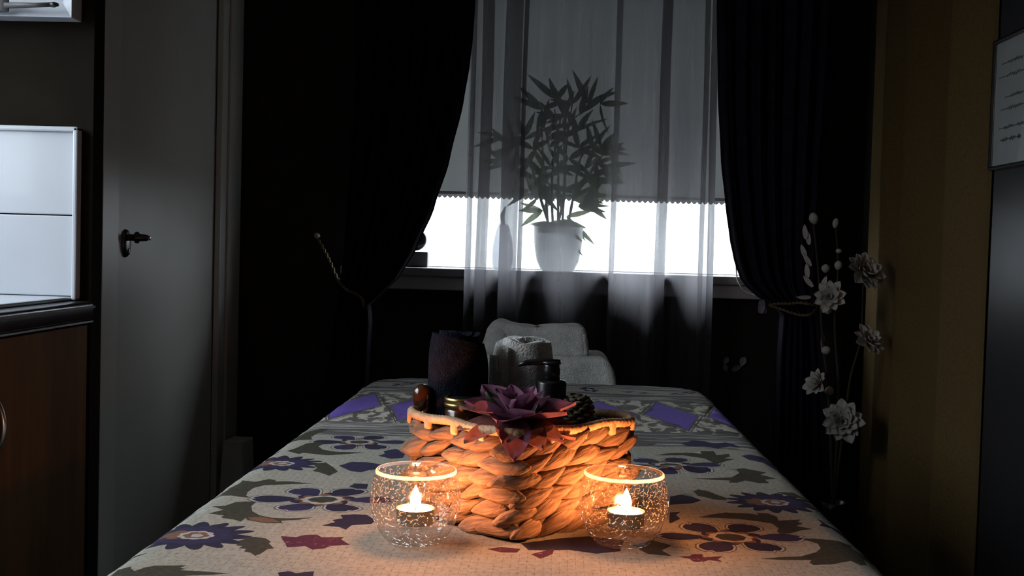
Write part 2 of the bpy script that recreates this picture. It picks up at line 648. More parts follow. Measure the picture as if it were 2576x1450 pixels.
# door wall further in, left open where the door stands
DY0, DY1 = atx(274, 700, XD).y, atx(540, 700, XD).y
V, F = join(box(XK - T, XD, 1.944, DY0, 0, ZC), box(XK - T, XD, DY1, YB, 0, ZC), box(XK - T, XD, DY0, DY1, 2.03, ZC))
struct(mk('wall_door', V, F, M_WALL, smooth=False))
V, F = box(XK - T, -0.82, 1.9, 1.944, 0, ZC)
struct(mk('wall_partition', V, F, M_WALL2, smooth=False))
V, F = box(XR, XR + T, YF, YB, 0, ZC)
struct(mk('wall_right', V, F, M_WALL, smooth=False))
V, F = box(XK - T, XR + T, YF - T, YF, 0, ZC)
struct(mk('wall_front', V, F, M_WALL, smooth=False))
V, F = box(XK - T, XR + T, YF - T, YB + T, -0.1, 0)
struct(mk('floor', V, F, M_FLOOR, smooth=False))
V, F = box(XK - T, XR + T, YF - T, YB + T, ZC, ZC + 0.1)
struct(mk('ceiling', V, F, M_CEIL, smooth=False))

# door in the left wall
door = struct(mk('door_1', *box(XD - 0.055, XD - 0.004, DY0 + 0.004, DY1 - 0.004, 0.006, 2.024, 0.003), M_DOORW, smooth=False))
ky = atx(318, 612, XD).y
kz = atx(318, 605, XD).z
plate = mk('escutcheon', *xf(lathe([(0.0, 0.010), (0.5, 0.0095), (0.82, 0.008), (0.95, 0.005), (1.0, 0.0), (1.0, -0.002)], 32), Matrix.Translation((XD - 0.003, ky, kz - 0.008)) @ Matrix.Rotation(R(90), 4, 'Y') @ Matrix.Diagonal((0.038, 0.026, 1, 1))), M_BRONZE, door)
knob_prof = [(0.0, 0.0), (0.013, 0.0), (0.013, 0.008), (0.009, 0.012), (0.009, 0.028), (0.015, 0.031), (0.016, 0.037), (0.010, 0.042), (0.009, 0.060), (0.006, 0.066), (0.0, 0.067)]
V, F = lathe(knob_prof, 20)
Mk = Matrix.Translation((XD - 0.006, ky, kz + 0.008)) @ Matrix.Rotation(R(90), 4, 'Y')
mk('door_knob', [Mk @ v for v in V], F, M_BRONZE, door)
mk('knob_tip', *xf(soft_box(0.007, 0.012, 0.012, 0.003, 3), Matrix.Translation((XD + 0.062, ky, kz + 0.008))), M_STEEL, door)
mk('key_plate', *xf(soft_box(0.006, 0.010, 0.018, 0.003, 4), Matrix.Translation((XD + 0.006, ky, kz - 0.030))), M_BRONZE, door)
# its casing: near and far uprights, head
FY0 = atx(246, 700, XD + 0.02).y
FY1 = YB - 0.012
V, F = join(box(XD, XD + 0.02, FY0, DY0 + 0.012, 0, 2.10, 0.004), box(XD, XD + 0.02, DY1 - 0.012, FY1, 0, 2.10, 0.004), box(XD, XD + 0.02, FY0, FY1, 2.018, 2.10, 0.004),
            box(XD + 0.02, XD + 0.03, DY1 + 0.05, FY1 - 0.004, 0, 2.10, 0.003), box(XD + 0.02, XD + 0.03, FY0, FY0 + 0.035, 0, 2.10, 0.003))
struct(mk('trim_1', V, F, M_WHITE, smooth=False))

# far window: frame, panes and deep sill
win = struct(mk('window_1', *join(
    box(WX0, WX0 + 0.05, YB + 0.11, YB + 0.17, WZ0, WZ1, 0.004), box(WX1 - 0.05, WX1, YB + 0.11, YB + 0.17, WZ0, WZ1, 0.004),
    box(WX0, WX1, YB + 0.115, YB + 0.17, WZ0 - 0.02, WZ0 + 0.006, 0.002), box(WX0, WX1, YB + 0.11, YB + 0.17, WZ1 - 0.05, WZ1, 0.004)), M_WHITE, smooth=False))
mk('pane', *box(WX0 + 0.045, WX1 - 0.045, YB + 0.138, YB + 0.142, WZ0 + 0.003, WZ1 - 0.045), M_GLASS, win, smooth=False)
SILL_F = YB - 0.075
mk('sill_board', *box(WX0 - 0.07, WX1 + 0.07, SILL_F, YB + 0.115, WZ0 - 0.028, WZ0 + 0.002, 0.005), M_SILL, win, smooth=False)
mk('sill_apron', *box(WX0 - 0.05, WX1 + 0.05, YB - 0.055, YB - 0.001, WZ0 - 0.075, WZ0 - 0.028, 0.004), M_WHITE, win, smooth=False)
# sink window, outside the picture on the left
win2 = struct(mk('window_2', *join(
    box(XK - 0.10, XK - 0.05, KY0, KY0 + 0.04, KZ0, KZ1), box(XK - 0.10, XK - 0.05, KY1 - 0.04, KY1, KZ0, KZ1),
    box(XK - 0.10, XK - 0.05, KY0, KY1, KZ0, KZ0 + 0.04), box(XK - 0.10, XK - 0.05, KY0, KY1, KZ1 - 0.04, KZ1)), M_WHITE, smooth=False))
mk('pane', *box(XK - 0.078, XK - 0.074, KY0 + 0.035, KY1 - 0.035, KZ0 + 0.035, KZ1 - 0.035), M_GLASS, win2, smooth=False)

# dark gloss door leaf against the right wall
XG = 0.99
gy1 = atx(2479, 900, XG).y
d2 = struct(mk('door_2', *box(XG, XR - 0.004, gy1 - 0.86, gy1, 0.01, 2.03, 0.003), M_GLOSSDARK, smooth=False))

# ------------------------------------------------------------------ massage table and bedspread
TX0, TX1, TY0, TY1 = on_table(560, 1200).x + 0.0, on_table(1990, 1180).x, 0.60, 0
TX0 = sum(on_table(*p).x for p in ((420, 1302), (560, 1203), (700, 1105))) / 3
TX1 = sum(on_table(*p).x for p in ((2225, 1400), (2040, 1225), (1900, 1095))) / 3
TY1 = (on_table(1000, 953).y + on_table(1690, 968).y) / 2 + 0.02
CX = (TX0 + TX1) / 2
tbl = thing('massage_table', (CX, (TY0 + TY1) / 2, 0), 'padded massage table standing lengthwise under the floral bedspread', 'table')
W2 = (TX1 - TX0) / 2
mk('padded_top', *xf(soft_box(TX1 - TX0 - 0.012, TY1 - TY0 - 0.012, 0.075, 0.03, 8), Matrix.Translation((CX, (TY0 + TY1) / 2, TABLE_Z - 0.0375 - 0.008))), M_VINYL, tbl)
mk('frame', *box(TX0 + 0.04, TX1 - 0.04, TY0 + 0.04, TY1 - 0.04, TABLE_Z - 0.16, TABLE_Z - 0.082, 0.004), M_WOODLEG, tbl, smooth=False)
for lx in (TX0 + 0.06, TX1 - 0.10):
    for ly in (TY0 + 0.10, TY1 - 0.15):
        mk('leg', *box(lx, lx + 0.04, ly, ly + 0.04, 0.0, TABLE_Z - 0.16, 0.004), M_WOODLEG, tbl, smooth=False)

ER = 0.035    # edge rounding of the padding
CR = 0.11     # plan radius of its corners


def drape(u, v):
    """cloth plane point -> place on the covered table"""
    hx, hy = W2 - ER, (TY1 - TY0) / 2 - ER
    cx, cy = CX, (TY0 + TY1) / 2
    ax, ay = u - cx, v - cy
    # rounded-rectangle distance of the flat core
    rr = CR - ER
    qx, qy = abs(ax) - (hx - rr), abs(ay) - (hy - rr)
    z = TABLE_Z + 0.0012 * noise.noise(Vector((u * 9, v * 22, 3))) + 0.0007 * noise.noise(Vector((u * 30, v * 60, 9)))
    z += 0.0035 * math.exp(-((v - 2.28 - 0.01 * noise.noise(Vector((u * 6, 0, 0)))) / 0.012) ** 2)
    z += 0.0030 * math.exp(-((v - 1.525 - 0.008 * noise.noise(Vector((u * 8, 0, 4)))) / 0.007) ** 2) * max(0, min(1, (u - 0.06) / 0.05)) * max(0, min(1, (0.30 - u) / 0.05))
    if qx > 0 and qy > 0:
        l = math.hypot(qx, qy)
        d = l - rr
        n = Vector((qx / l * math.copysign(1, ax), qy / l * math.copysign(1, ay)))
    elif qx > qy:
        d = qx - rr
        n = Vector((math.copysign(1, ax), 0))
    else:
        d = qy - rr
        n = Vector((0, math.copysign(1, ay)))
    if d <= 0:
        return Vector((u, v, z))
    p = Vector((u, v)) - n * d
    if d < ER * PI / 2:
        a = d / ER
        p = p + n * ER * math.sin(a)
        z -= ER * (1 - math.cos(a))
    else:
        dd = d - ER * PI / 2
        wob = 0.012 * math.sin((u + v) * 24) * min(1, dd / 0.15)
        p = p + n * (ER + 0.006 + wob + 0.02 * dd)
        z -= ER + dd
    return Vector((p.x, p.y, z))


# print: flat shapes of the cotton in cloth coordinates
C_CREAM, C_NAVY, C_WHITE, C_LEAF, C_BURG, C_BROWN, C_PURPLE, C_OUT, C_SCRIB, C_STRIPE, C_VIO = range(11)
sheet_mats = [
    weave_mat('cotton_cream', (0.31, 0.298, 0.252), dash=0.45),
    weave_mat('print_navy', (0.022, 0.019, 0.042)),
    weave_mat('print_white', (0.37, 0.36, 0.35)),
    weave_mat('print_leaf', (0.040, 0.038, 0.027), scribble=((0.066, 0.060, 0.040), (230, 230, 1), 0.5, 0.7)),
    weave_mat('print_burgundy', (0.070, 0.018, 0.040), scribble=((0.30, 0.16, 0.12), (200, 200, 1), 0.62, 0.68)),
    weave_mat('print_brown', (0.16, 0.085, 0.05)),
    weave_mat('print_purple', (0.13, 0.085, 0.36), scribble=((0.30, 0.26, 0.45), (160, 60, 1), 0.70, 0.74)),
    weave_mat('print_outline', (0.10, 0.09, 0.085)),
    weave_mat('print_sketch', (0.46, 0.43, 0.36), scribble=((0.11, 0.10, 0.095), (45, 22, 1), 0.46, 0.52)),
    weave_mat('print_stripe', (0.36, 0.35, 0.32), scribble=((0.10, 0.095, 0.095), (7, 110, 1), 0.42, 0.50)),
    weave_mat('print_violet', (0.031, 0.025, 0.064)),
]
polys = []          # (colour, [(u,v)...]) later ones lie on top


def P2(px, py):
    p = on_table(px, py)
    return (p.x, p.y)


def rect(c, u0, u1, v0, v1):
    polys.append((c, [(u0, v0), (u1, v0), (u1, v1), (u0, v1)]))


def lob(c, cx, cy, r, ang, petals, depth, c1=0.0, sx=1.0, sy=1.0, n=72, sharp=1.0):
    pts = []
    for k in range(n):
        a = 2 * PI * k / n
        w = abs(math.cos(petals * a / 2)) ** sharp
        rr = r * (1 - depth + depth * w)
        x, y = rr * math.cos(a) * sx, rr * math.sin(a) * sy
        pts.append((cx + x * math.cos(ang) - y * math.sin(ang), cy + x * math.sin(ang) + y * math.cos(ang)))
    polys.append((c, pts))


def big_flower(px, py, r, ang=0.0, sx=1.0, sy=1.0):
    cx, cy = P2(px, py)
    PET = [(0.25, 0.05), (0.42, 0.17), (0.60, 0.27), (0.76, 0.305), (0.90, 0.26), (0.99, 0.16), (1.03, 0.07), (0.97, 0.0)]
    PET = PET + [(a_, -b_) for a_, b_ in PET[-2::-1]]
    for k in range(6):
        a = k * PI / 3
        stretch = 1.0 if k % 3 else 1.14
        for c_, sc in ((C_OUT, 1.05), (C_WHITE, 0.97), (C_NAVY if k % 2 else C_VIO, 0.86)):
            pl = []
            for x, y in PET:
                x, y = (0.65 + (x - 0.65) * sc) * r * stretch, y * sc * r
                x, y = (x * math.cos(a) - y * math.sin(a)) * sx, (x * math.sin(a) + y * math.cos(a)) * sy
                pl.append((cx + x * math.cos(ang) - y * math.sin(ang), cy + x * math.sin(ang) + y * math.cos(ang)))
            polys.append((c_, pl))
    lob(C_NAVY, cx, cy, r * 0.52, ang + 0.3, 6, 0.25, sx=sx, sy=sy, n=48)
    lob(C_BROWN, cx, cy, r * 0.45, ang, 8, 0.30, sx=sx, sy=sy, n=64)
    lob(C_WHITE, cx, cy, r * 0.35, ang, 10, 0.12, sx=sx, sy=sy, n=60)
    lob(C_LEAF, cx, cy, r * 0.24, ang, 8, 0.10, sx=sx, sy=sy, n=40)


def rosette(px, py, r, ang=0.0, sx=1.0, sy=1.0, dim=False):
    cx, cy = P2(px, py)
    lob(C_NAVY, cx, cy, r * 1.12, ang, 15, 0.30, sx=sx, sy=sy, n=120, sharp=1.3)
    lob(C_VIO, cx, cy, r * 0.72, ang, 9, 0.14, sx=sx, sy=sy, n=54)
    lob(C_BROWN, cx - r * 0.28, cy, r * 0.38, ang, 7, 0.25, sx=sx, sy=sy, n=42)
    lob(C_WHITE, cx + r * 0.06, cy, r * 0.34, ang, 9, 0.14, sx=sx, sy=sy, n=54)
    lob(C_BROWN, cx + r * 0.06, cy, r * 0.25, ang, 6, 0.2, sx=sx, sy=sy, n=36)
    lob(C_WHITE, cx + r * 0.08, cy, r * 0.12, ang, 5, 0.2, sx=sx, sy=sy, n=25)


def trace(c, pts, ox, oy, s=0.3793):
    polys.append((c, [P2(ox + x * s, oy + y * s) for x, y in pts]))


def left(c, pts): trace(c, pts, 240, 900)
def right(c, pts): trace(c, pts, 1560, 900)


# border at the head end of the table
VB0, VB1 = 1.83, 2.21
rect(C_STRIPE, -1.0, 1.0, VB0 - 0.135, VB0 + 0.02)
rect(C_SCRIB, -1.0, 1.0, VB0, VB1)
rect(C_STRIPE, -1.0, 1.0, VB1 - 0.004, VB1 + 0.085)
rect(C_STRIPE, -1.0, 1.0, VB1 + 0.165, VB1 + 0.26)
for k in range(-5, 6):
    du = -0.015 + k * 0.118
    dv = (VB0 + VB1) / 2 + 0.01 * noise.noise(Vector((k * 1.7, 0, 0)))
    s = 1 if du > -0.06 else -1
    sh = 0.012 * s
    def dia(c, w, h): polys.append((c, [(du - w, dv), (du - sh, dv + h), (du + w, dv), (du + sh, dv - h)]))
    dia(C_OUT, 0.0595, 0.195)
    dia(C_SCRIB, 0.056, 0.186)
    dia(C_OUT, 0.053, 0.178)
    dia(C_PURPLE, 0.048, 0.163)
for k in range(9):          # scattered grey flowers in the outermost band
    lob(C_VIO if k % 2 else C_OUT, -0.42 + k * 0.10, VB1 + 0.125 + 0.01 * (k % 3), 0.032, k, 6, 0.45, sx=1.3, sy=0.55, n=36)
    lob(C_WHITE, -0.42 + k * 0.10, VB1 + 0.125 + 0.01 * (k % 3), 0.012, k, 6, 0.2, sx=1.3, sy=0.6, n=20)
# left half
big_flower(812, 1257, 0.066, 0.1, sx=1.12)
big_flower(905, 1113, 0.058, 0.2, sx=1.1, sy=1.15)
rosette(486, 1347, 0.050, 0.0, sx=1.12)
rosette(704, 1166, 0.048, 0.0, sx=1.1, sy=1.0)
left(C_LEAF, [(760, 910), (850, 893), (785, 880), (890, 862), (850, 848), (960, 835), (975, 815), (1020, 825), (1060, 830), (1150, 808), (1200, 815), (1190, 825), (1280, 822), (1450, 835), (1300, 842), (1200, 848), (1120, 850), (1050, 865), (1010, 890), (1000, 915), (1030, 930), (960, 925), (900, 915), (840, 912)])
left(C_LEAF, [(775, 990), (860, 985), (930, 960), (1000, 955), (1070, 955), (1035, 985), (1040, 1020), (1090, 1050), (1170, 1065), (1280, 1070), (1450, 1065), (1350, 1080), (1230, 1085), (1240, 1100), (1130, 1100), (1010, 1080), (995, 1065), (965, 1090), (915, 1075), (850, 1065), (830, 1055), (855, 1045), (750, 1035), (850, 1010)])
left(C_BROWN, [(1010, 1062), (1090, 1058), (1180, 1074), (1225, 1092), (1130, 1096), (1030, 1078)])
left(C_LEAF, [(930, 1245), (960, 1225), (945, 1215), (985, 1205), (980, 1190), (1060, 1190), (1130, 1200), (1165, 1225), (1150, 1235), (1185, 1270), (1140, 1275), (1100, 1300), (1060, 1318), (1030, 1295), (985, 1285), (1000, 1270), (950, 1265), (975, 1250)])
left(C_LEAF, [(100, 1430), (150, 1395), (240, 1385), (235, 1400), (260, 1415), (330, 1390), (400, 1378), (610, 1378), (560, 1392), (600, 1400), (560, 1410), (700, 1415), (890, 1432), (750, 1440), (600, 1445), (500, 1475), (100, 1490)])
left(C_LEAF, [(70, 1335), (160, 1300), (260, 1285), (355, 1292), (250, 1305), (170, 1320)])
left(C_BURG, [(1230, 1185), (1330, 1190), (1390, 1175), (1470, 1172), (1500, 1190), (1650, 1190), (1630, 1205), (1690, 1245), (1560, 1255), (1520, 1270), (1440, 1278), (1390, 1255), (1350, 1260), (1270, 1265), (1260, 1235), (1240, 1210)])
left(C_NAVY, [(1500, 1115), (1590, 1095), (1570, 1080), (1640, 1065), (1625, 1045), (1720, 1040), (1800, 1045), (1860, 1080), (1830, 1110), (1700, 1115), (1660, 1142), (1620, 1125)])
left(C_NAVY, [(480, 1070), (560, 1010), (640, 980), (710, 998), (640, 1020), (580, 1055), (500, 1085)])
left(C_WHITE, [(590, 1008), (650, 990), (690, 998), (640, 1012)])
left(C_LEAF, [(1445, 710), (1530, 700), (1580, 730), (1610, 755), (1550, 780), (1500, 765), (1440, 750), (1470, 735)])
left(C_VIO, [(1615, 720), (1700, 695), (1800, 698), (1850, 705), (1900, 715), (1930, 740), (1820, 745), (1760, 760), (1690, 750), (1650, 735)])
left(C_LEAF, [(880, 795), (960, 770), (1040, 765), (950, 785)])
left(C_LEAF, [(1265, 540), (1330, 510), (1400, 490), (1500, 475), (1550, 480), (1470, 505), (1430, 530), (1440, 545), (1350, 548)])
left(C_LEAF, [(1270, 620), (1330, 600), (1400, 570), (1490, 560), (1520, 570), (1480, 590), (1510, 610), (1600, 625), (1790, 632), (1680, 645), (1540, 650), (1440, 640), (1380, 630), (1350, 640)])
left(C_VIO, [(1875, 655), (1920, 640), (1910, 620), (1990, 605), (2060, 630), (2040, 665), (1960, 672)])
left(C_NAVY, [(1680, 855), (1720, 835), (1810, 840), (1800, 870), (1740, 870)])
left(C_NAVY, [(1210, 1430), (1290, 1420), (1330, 1432), (1450, 1418), (1440, 1475), (1230, 1480)])
left(C_NAVY, [(1110, 615), (1170, 600), (1235, 605), (1210, 620), (1140, 628)])
# right half
big_flower(1838, 1352, 0.062, 0.1, sx=1.12)
big_flower(1688, 1172, 0.062, 0.3, sx=1.1)
rosette(1943, 1264, 0.050, 0.0, sx=1.05, sy=1.0)
right(C_LEAF, [(515, 1065), (600, 1045), (700, 1030), (850, 1035), (920, 1045), (900, 1030), (980, 1035), (1040, 1055), (1050, 1080), (1200, 1075), (1180, 1090), (1210, 1100), (1170, 1115), (1280, 1135), (1200, 1145), (1140, 1165), (1070, 1175), (1040, 1155), (1050, 1130), (1010, 1100), (920, 1085), (800, 1070), (650, 1065)])
right(C_LEAF, [(930, 1335), (1050, 1325), (1200, 1320), (1300, 1295), (1330, 1265), (1310, 1240), (1200, 1205), (1300, 1205), (1450, 1220), (1550, 1240), (1530, 1250), (1590, 1280), (1640, 1295), (1700, 1340), (1620, 1335), (1640, 1370), (1590, 1375), (1530, 1350), (1500, 1355), (1400, 1375), (1280, 1378), (1255, 1360), (1270, 1345), (1100, 1345)])
right(C_NAVY, [(1305, 1070), (1400, 1085), (1500, 1115), (1560, 1160), (1620, 1180), (1700, 1230), (1780, 1280), (1640, 1230), (1520, 1190), (1500, 1165), (1400, 1130), (1320, 1115), (1340, 1100)])
right(C_WHITE, [(1330, 1082), (1400, 1095), (1460, 1115), (1390, 1110)])
right(C_BURG, [(380, 1320), (460, 1315), (480, 1300), (540, 1295), (560, 1320), (680, 1315), (650, 1335), (680, 1358), (590, 1345), (550, 1360), (490, 1360), (460, 1335)])
right(C_LEAF, [(485, 885), (520, 872), (590, 885), (640, 910), (715, 935), (700, 950), (620, 945), (560, 925), (520, 920)])
right(C_NAVY, [(330, 920), (400, 910), (480, 925), (540, 950), (480, 970), (330, 975)])
right(C_LEAF, [(1040, 890), (1150, 895), (1230, 925), (1280, 930), (1200, 935), (1100, 915)])
right(C_LEAF, [(1195, 875), (1280, 895), (1350, 915), (1340, 935), (1260, 925)])
right(C_LEAF, [(1270, 950), (1350, 975), (1440, 1005), (1400, 1005), (1320, 980)])
right(C_NAVY, [(330, 1030), (400, 1025), (370, 1050), (400, 1075), (340, 1100), (325, 1100)])
right(C_LEAF, [(230, 650), (330, 630), (480, 630), (540, 640), (530, 620), (620, 622), (640, 650), (720, 640), (730, 660), (690, 670), (765, 675), (700, 690), (640, 710), (600, 690), (560, 670), (420, 650), (300, 650)])
right(C_LEAF, [(480, 805), (620, 800), (740, 795), (790, 770), (770, 740), (820, 735), (900, 755), (970, 765), (930, 780), (1040, 805), (960, 810), (990, 830), (920, 830), (830, 815), (780, 830), (720, 830), (730, 815), (600, 810)])
right(C_VIO, [(805, 655), (860, 645), (960, 660), (1030, 680), (1100, 710), (1130, 750), (1040, 740), (950, 700), (850, 680)])
right(C_LEAF, [(1100, 790), (1170, 795), (1240, 830), (1150, 815)])
right(C_VIO, [(400, 570), (480, 550), (560, 555), (620, 570), (700, 560), (740, 570), (810, 600), (720, 590), (640, 605), (560, 590), (450, 590)])
right(C_OUT, [(35, 565), (100, 545), (170, 550), (250, 570), (180, 590), (60, 590)])
right(C_LEAF, [(1430, 1040), (1500, 1050), (1560, 1085), (1500, 1070)])
right(C_LEAF, [(1620, 1190), (1700, 1215), (1800, 1270), (1900, 1360), (1780, 1300)])
# in front of and around the basket
polys.append((C_NAVY, [P2(x, y) for x, y in ((1310, 1368), (1400, 1355), (1480, 1350), (1570, 1360), (1560, 1388), (1500, 1395), (1430, 1385), (1330, 1385))]))
polys.append((C_BURG, [P2(x, y) for x, y in ((1335, 1395), (1355, 1390), (1395, 1380), (1390, 1395), (1360, 1408))]))
polys.append((C_BURG, [P2(x, y) for x, y in ((1225, 1383), (1260, 1378), (1310, 1382), (1300, 1392), (1260, 1392))]))
polys.append((C_LEAF, [P2(x, y) for x, y in ((1590, 1372), (1640, 1360), (1690, 1372), (1665, 1385), (1690, 1400), (1630, 1395))]))
rosette(1290, 1165, 0.05)
big_flower(1250, 1262, 0.055, 0.5)
for (px, py, r_) in ((520, 1560, 0.06), (1180, 1620, 0.06), (1900, 1580, 0.06)):
    big_flower(px, py, r_, 0.4)
rosette(1560, 1540, 0.05)
rosette(820, 1640, 0.05)

SU0, SU1 = TX0 - 0.30, TX1 + 0.30
SV0, SV1 = TY0 - 0.22, TY1 + 0.26
pts, edges, fcs, cols = [], [], [], []


def clipu(p):
    return Vector((max(SU0 + 1e-4, min(SU1 - 1e-4, p[0])), max(SV0 + 1e-4, min(SV1 - 1e-4, p[1]))))


def addface(c, pl, dedupe=True):
    i0 = len(pts)
    for p in pl:
        pts.append(clipu(p))
    fcs.append(list(range(i0, len(pts))))
    cols.append(c)


def ccw(pl):
    a = sum(p[0] * q[1] - q[0] * p[1] for p, q in zip(pl, pl[1:] + pl[:1]))
    return pl if a > 0 else pl[::-1]


addface(C_CREAM, [(SU0, SV0), (SU1, SV0), (SU1, SV1), (SU0, SV1)])
for c, pl in polys:
    addface(c, ccw(list(pl)))
npoly = len(pts)
for i in range(1, 92):
    for j in range(1, 150):
        pts.append(Vector((SU0 + (SU1 - SU0) * (i + 0.13 * math.sin(j * 1.3)) / 92, SV0 + (SV1 - SV0) * (j + 0.13 * math.sin(i * 1.7)) / 150)))
# extra rows where the cloth bends over the edges
for e in (TX0, TX1):
    for k in range(-3, 6):
        for j in range(1, 120):
            pts.append(Vector((e + (k + 0.5) * 0.008 * (1 if e > CX else -1), SV0 + (SV1 - SV0) * (j + 0.31) / 120)))
rv, re_, rf, ov, oe, of = geometry.delaunay_2d_cdt(pts, [], fcs, 0, 1e-5, True)
SV = [drape(p.x, p.y) for p in rv]
fm = [cols[max(o)] if o else C_CREAM for o in of]
keep = [i for i, f in enumerate(rf) if len(f) >= 3]
sheet = mk('bedspread', SV, [tuple(rf[i]) for i in keep], sheet_mats, origin=(CX, (TY0 + TY1) / 2, TABLE_Z), fmat=[fm[i] for i in keep])
tag(sheet, 'cream floral bedspread with purple flowers and diamond border over the massage table', 'bedspread')
uvl = sheet.data.uv_layers.new(name='UVMap')
me = sheet.data
for lp in me.loops:
    p = rv[lp.vertex_index]
    uvl.data[lp.index].uv = (p.x, p.y)

# ------------------------------------------------------------------ head rest with towels beyond the table
HX0, HX1 = at(1205, 940, 2.62).x, at(1538, 940, 2.62).x
hr = thing('face_cradle', ((HX0 + HX1) / 2, 2.64, 0.0), 'low padded head rest behind the far end of the table, hidden under a white towel', 'head rest')
hrm = mk('cushion', *xf(soft_box(HX1 - HX0 - 0.07, 0.18, 0.05, 0.028, 8), Matrix.Translation(((HX0 + HX1) / 2, TY1 + 0.14, TABLE_Z - 0.040))), M_VINYL, hr)
mk('bracket', *box((HX0 + HX1) / 2 - 0.03, (HX0 + HX1) / 2 + 0.03, TY1 - 0.10, TY1 + 0.20, TABLE_Z - 0.075, TABLE_Z - 0.045, 0.004), M_BRONZE, hr, smooth=False)
mk('leg', *box((HX0 + HX1) / 2 - 0.02, (HX0 + HX1) / 2 + 0.02, TY1 + 0.10, TY1 + 0.14, 0.0, TABLE_Z - 0.07, 0.004), M_WOODLEG, hr, smooth=False)
hzt = at(1500, 908, TY1 + 0.06).z


def cover_fn(u, v):
    x = HX0 + (HX1 - HX0) * u
    s = (u - 0.5) * 2
    top = hzt + 0.004 * noise.noise(Vector((u * 6, v * 3, 1)))
    e = abs(s)
    drop = 0.0
    if e > 0.80:
        k = (e - 0.80) / 0.20
        drop = 0.085 * (1 - math.sqrt(max(0, 1 - k * k)))
    a = v * PI * 0.98
    y = TY1 + 0.145 - 0.125 * math.cos(a)
    zz = top - drop
    if v < 0.2: zz -= (0.2 - v) / 0.2 * 0.09; y = TY1 + 0.04 + 0.004 * math.sin(u * 17)
    elif v > 0.8: zz -= (v - 0.8) / 0.2 * 0.09; y = TY1 + 0.255
    else: y = TY1 + 0.04 + 0.215 * (v - 0.2) / 0.6
    return Vector((x + 0.003 * math.sin(v * 9), y, zz + 0.002 * noise.noise(Vector((u * 30, v * 30, 5)))))


cov = mk('draped_towel', *grid(60, 40, cover_fn), M_TOWEL, origin=((HX0 + HX1) / 2, TY1 + 0.14, hzt - 0.05))
tag(cov, 'white towel draped low over the head rest, its rounded end sticking out to the right', 'towel')
add_solidify(cov, 0.008, 1.0)
# big folded towel standing on it
fx0, fx1 = at(1219, 860, TY1 + 0.11).x, at(1476, 860, TY1 + 0.11).x
fz1 = at(1350, 818, TY1 + 0.11).z
ft = thing('folded_towel', ((fx0 + fx1) / 2, TY1 + 0.12, hzt), 'large white folded towel stacked on the draped head rest under the sheer curtain', 'towel')
V, F = soft_box(fx1 - fx0, 0.10, fz1 - hzt + 0.004, 0.019, 26, 0.003, 26, 3.0)
hh = (fz1 - hzt) / 2
for v in V:
    t = v.x / (fx1 - fx0)
    v.z += (0.005 * math.exp(-((t + 0.40) / 0.08) ** 2) - 0.004 * math.exp(-((t - 0.02) / 0.12) ** 2) + 0.002 * math.cos((t - 0.3) * 9)) * (1 if v.z > 0 else 0)
    v.x += 0.010 * (v.z / hh) * (1 if v.x < 0 else -0.3)
M_ = Matrix.Translation(((fx0 + fx1) / 2, TY1 + 0.12, hzt + hh))
mk('folded_body', [M_ @ v for v in V], F, M_TOWEL, ft)
V, F = soft_box(0.052, 0.05, fz1 - hzt - 0.006, 0.022, 14, 0.003, 40, 8.0)
M_ = Matrix.Translation((fx0 + 0.030, TY1 + 0.085, hzt + hh - 0.001)) @ Matrix.Rotation(R(5), 4, 'Y')
mk('fold', [M_ @ v for v in V], F, M_TOWEL, ft)
V, F = soft_box(0.020, 0.085, fz1 - hzt - 0.02, 0.009, 12, 0.002, 40, 4.0)
M_ = Matrix.Translation((fx1 - 0.008, TY1 + 0.115, hzt + hh - 0.004)) @ Matrix.Rotation(R(-6), 4, 'Y')
mk('fold', [M_ @ v for v in V], F, M_TOWEL, ft)

# ------------------------------------------------------------------ wicker basket
BC = Vector((on_table(1290, 1225).x, 1.255, TABLE_Z))
fcorner = on_table(1287, 1372)
BH = 0.127                    # half diagonal
BC = Vector((fcorner.x + 0.002, fcorner.y + BH - 0.002, TABLE_Z + 0.001))
SIDE = BH * math.sqrt(2)
CRB = 0.022
bas = thing('wicker_basket', BC, 'square woven hyacinth basket set corner-first between the two candles', 'basket')
h_ = SIDE / 2
Rot45 = Matrix.Rotation(R(45), 2)


def perim(s, off=0.0):
    """point and tangent of the rounded square at arc length s (grown by off); corner 0 faces the camera"""
    hh_, rr = h_ + off, CRB + max(off, -CRB + 0.003)
    st = 2 * (hh_ - rr)
    arc = rr * PI / 2
    tot = 4 * (st + arc)
    s = s % 1.0 * tot
    i = int(s // (st + arc))
    q = s - i * (st + arc)
    if q < st:
        p = Vector((hh_, -hh_ + rr + q)); t = Vector((0, 1))
    else:
        a = (q - st) / rr
        p = Vector((hh_ - rr + rr * math.cos(a), hh_ - rr + rr * math.sin(a))); t = Vector((-math.sin(a), math.cos(a)))
    Q = Matrix.Rotation(i * PI / 2 - R(45), 2)
    return Q @ p, Q @ t, tot


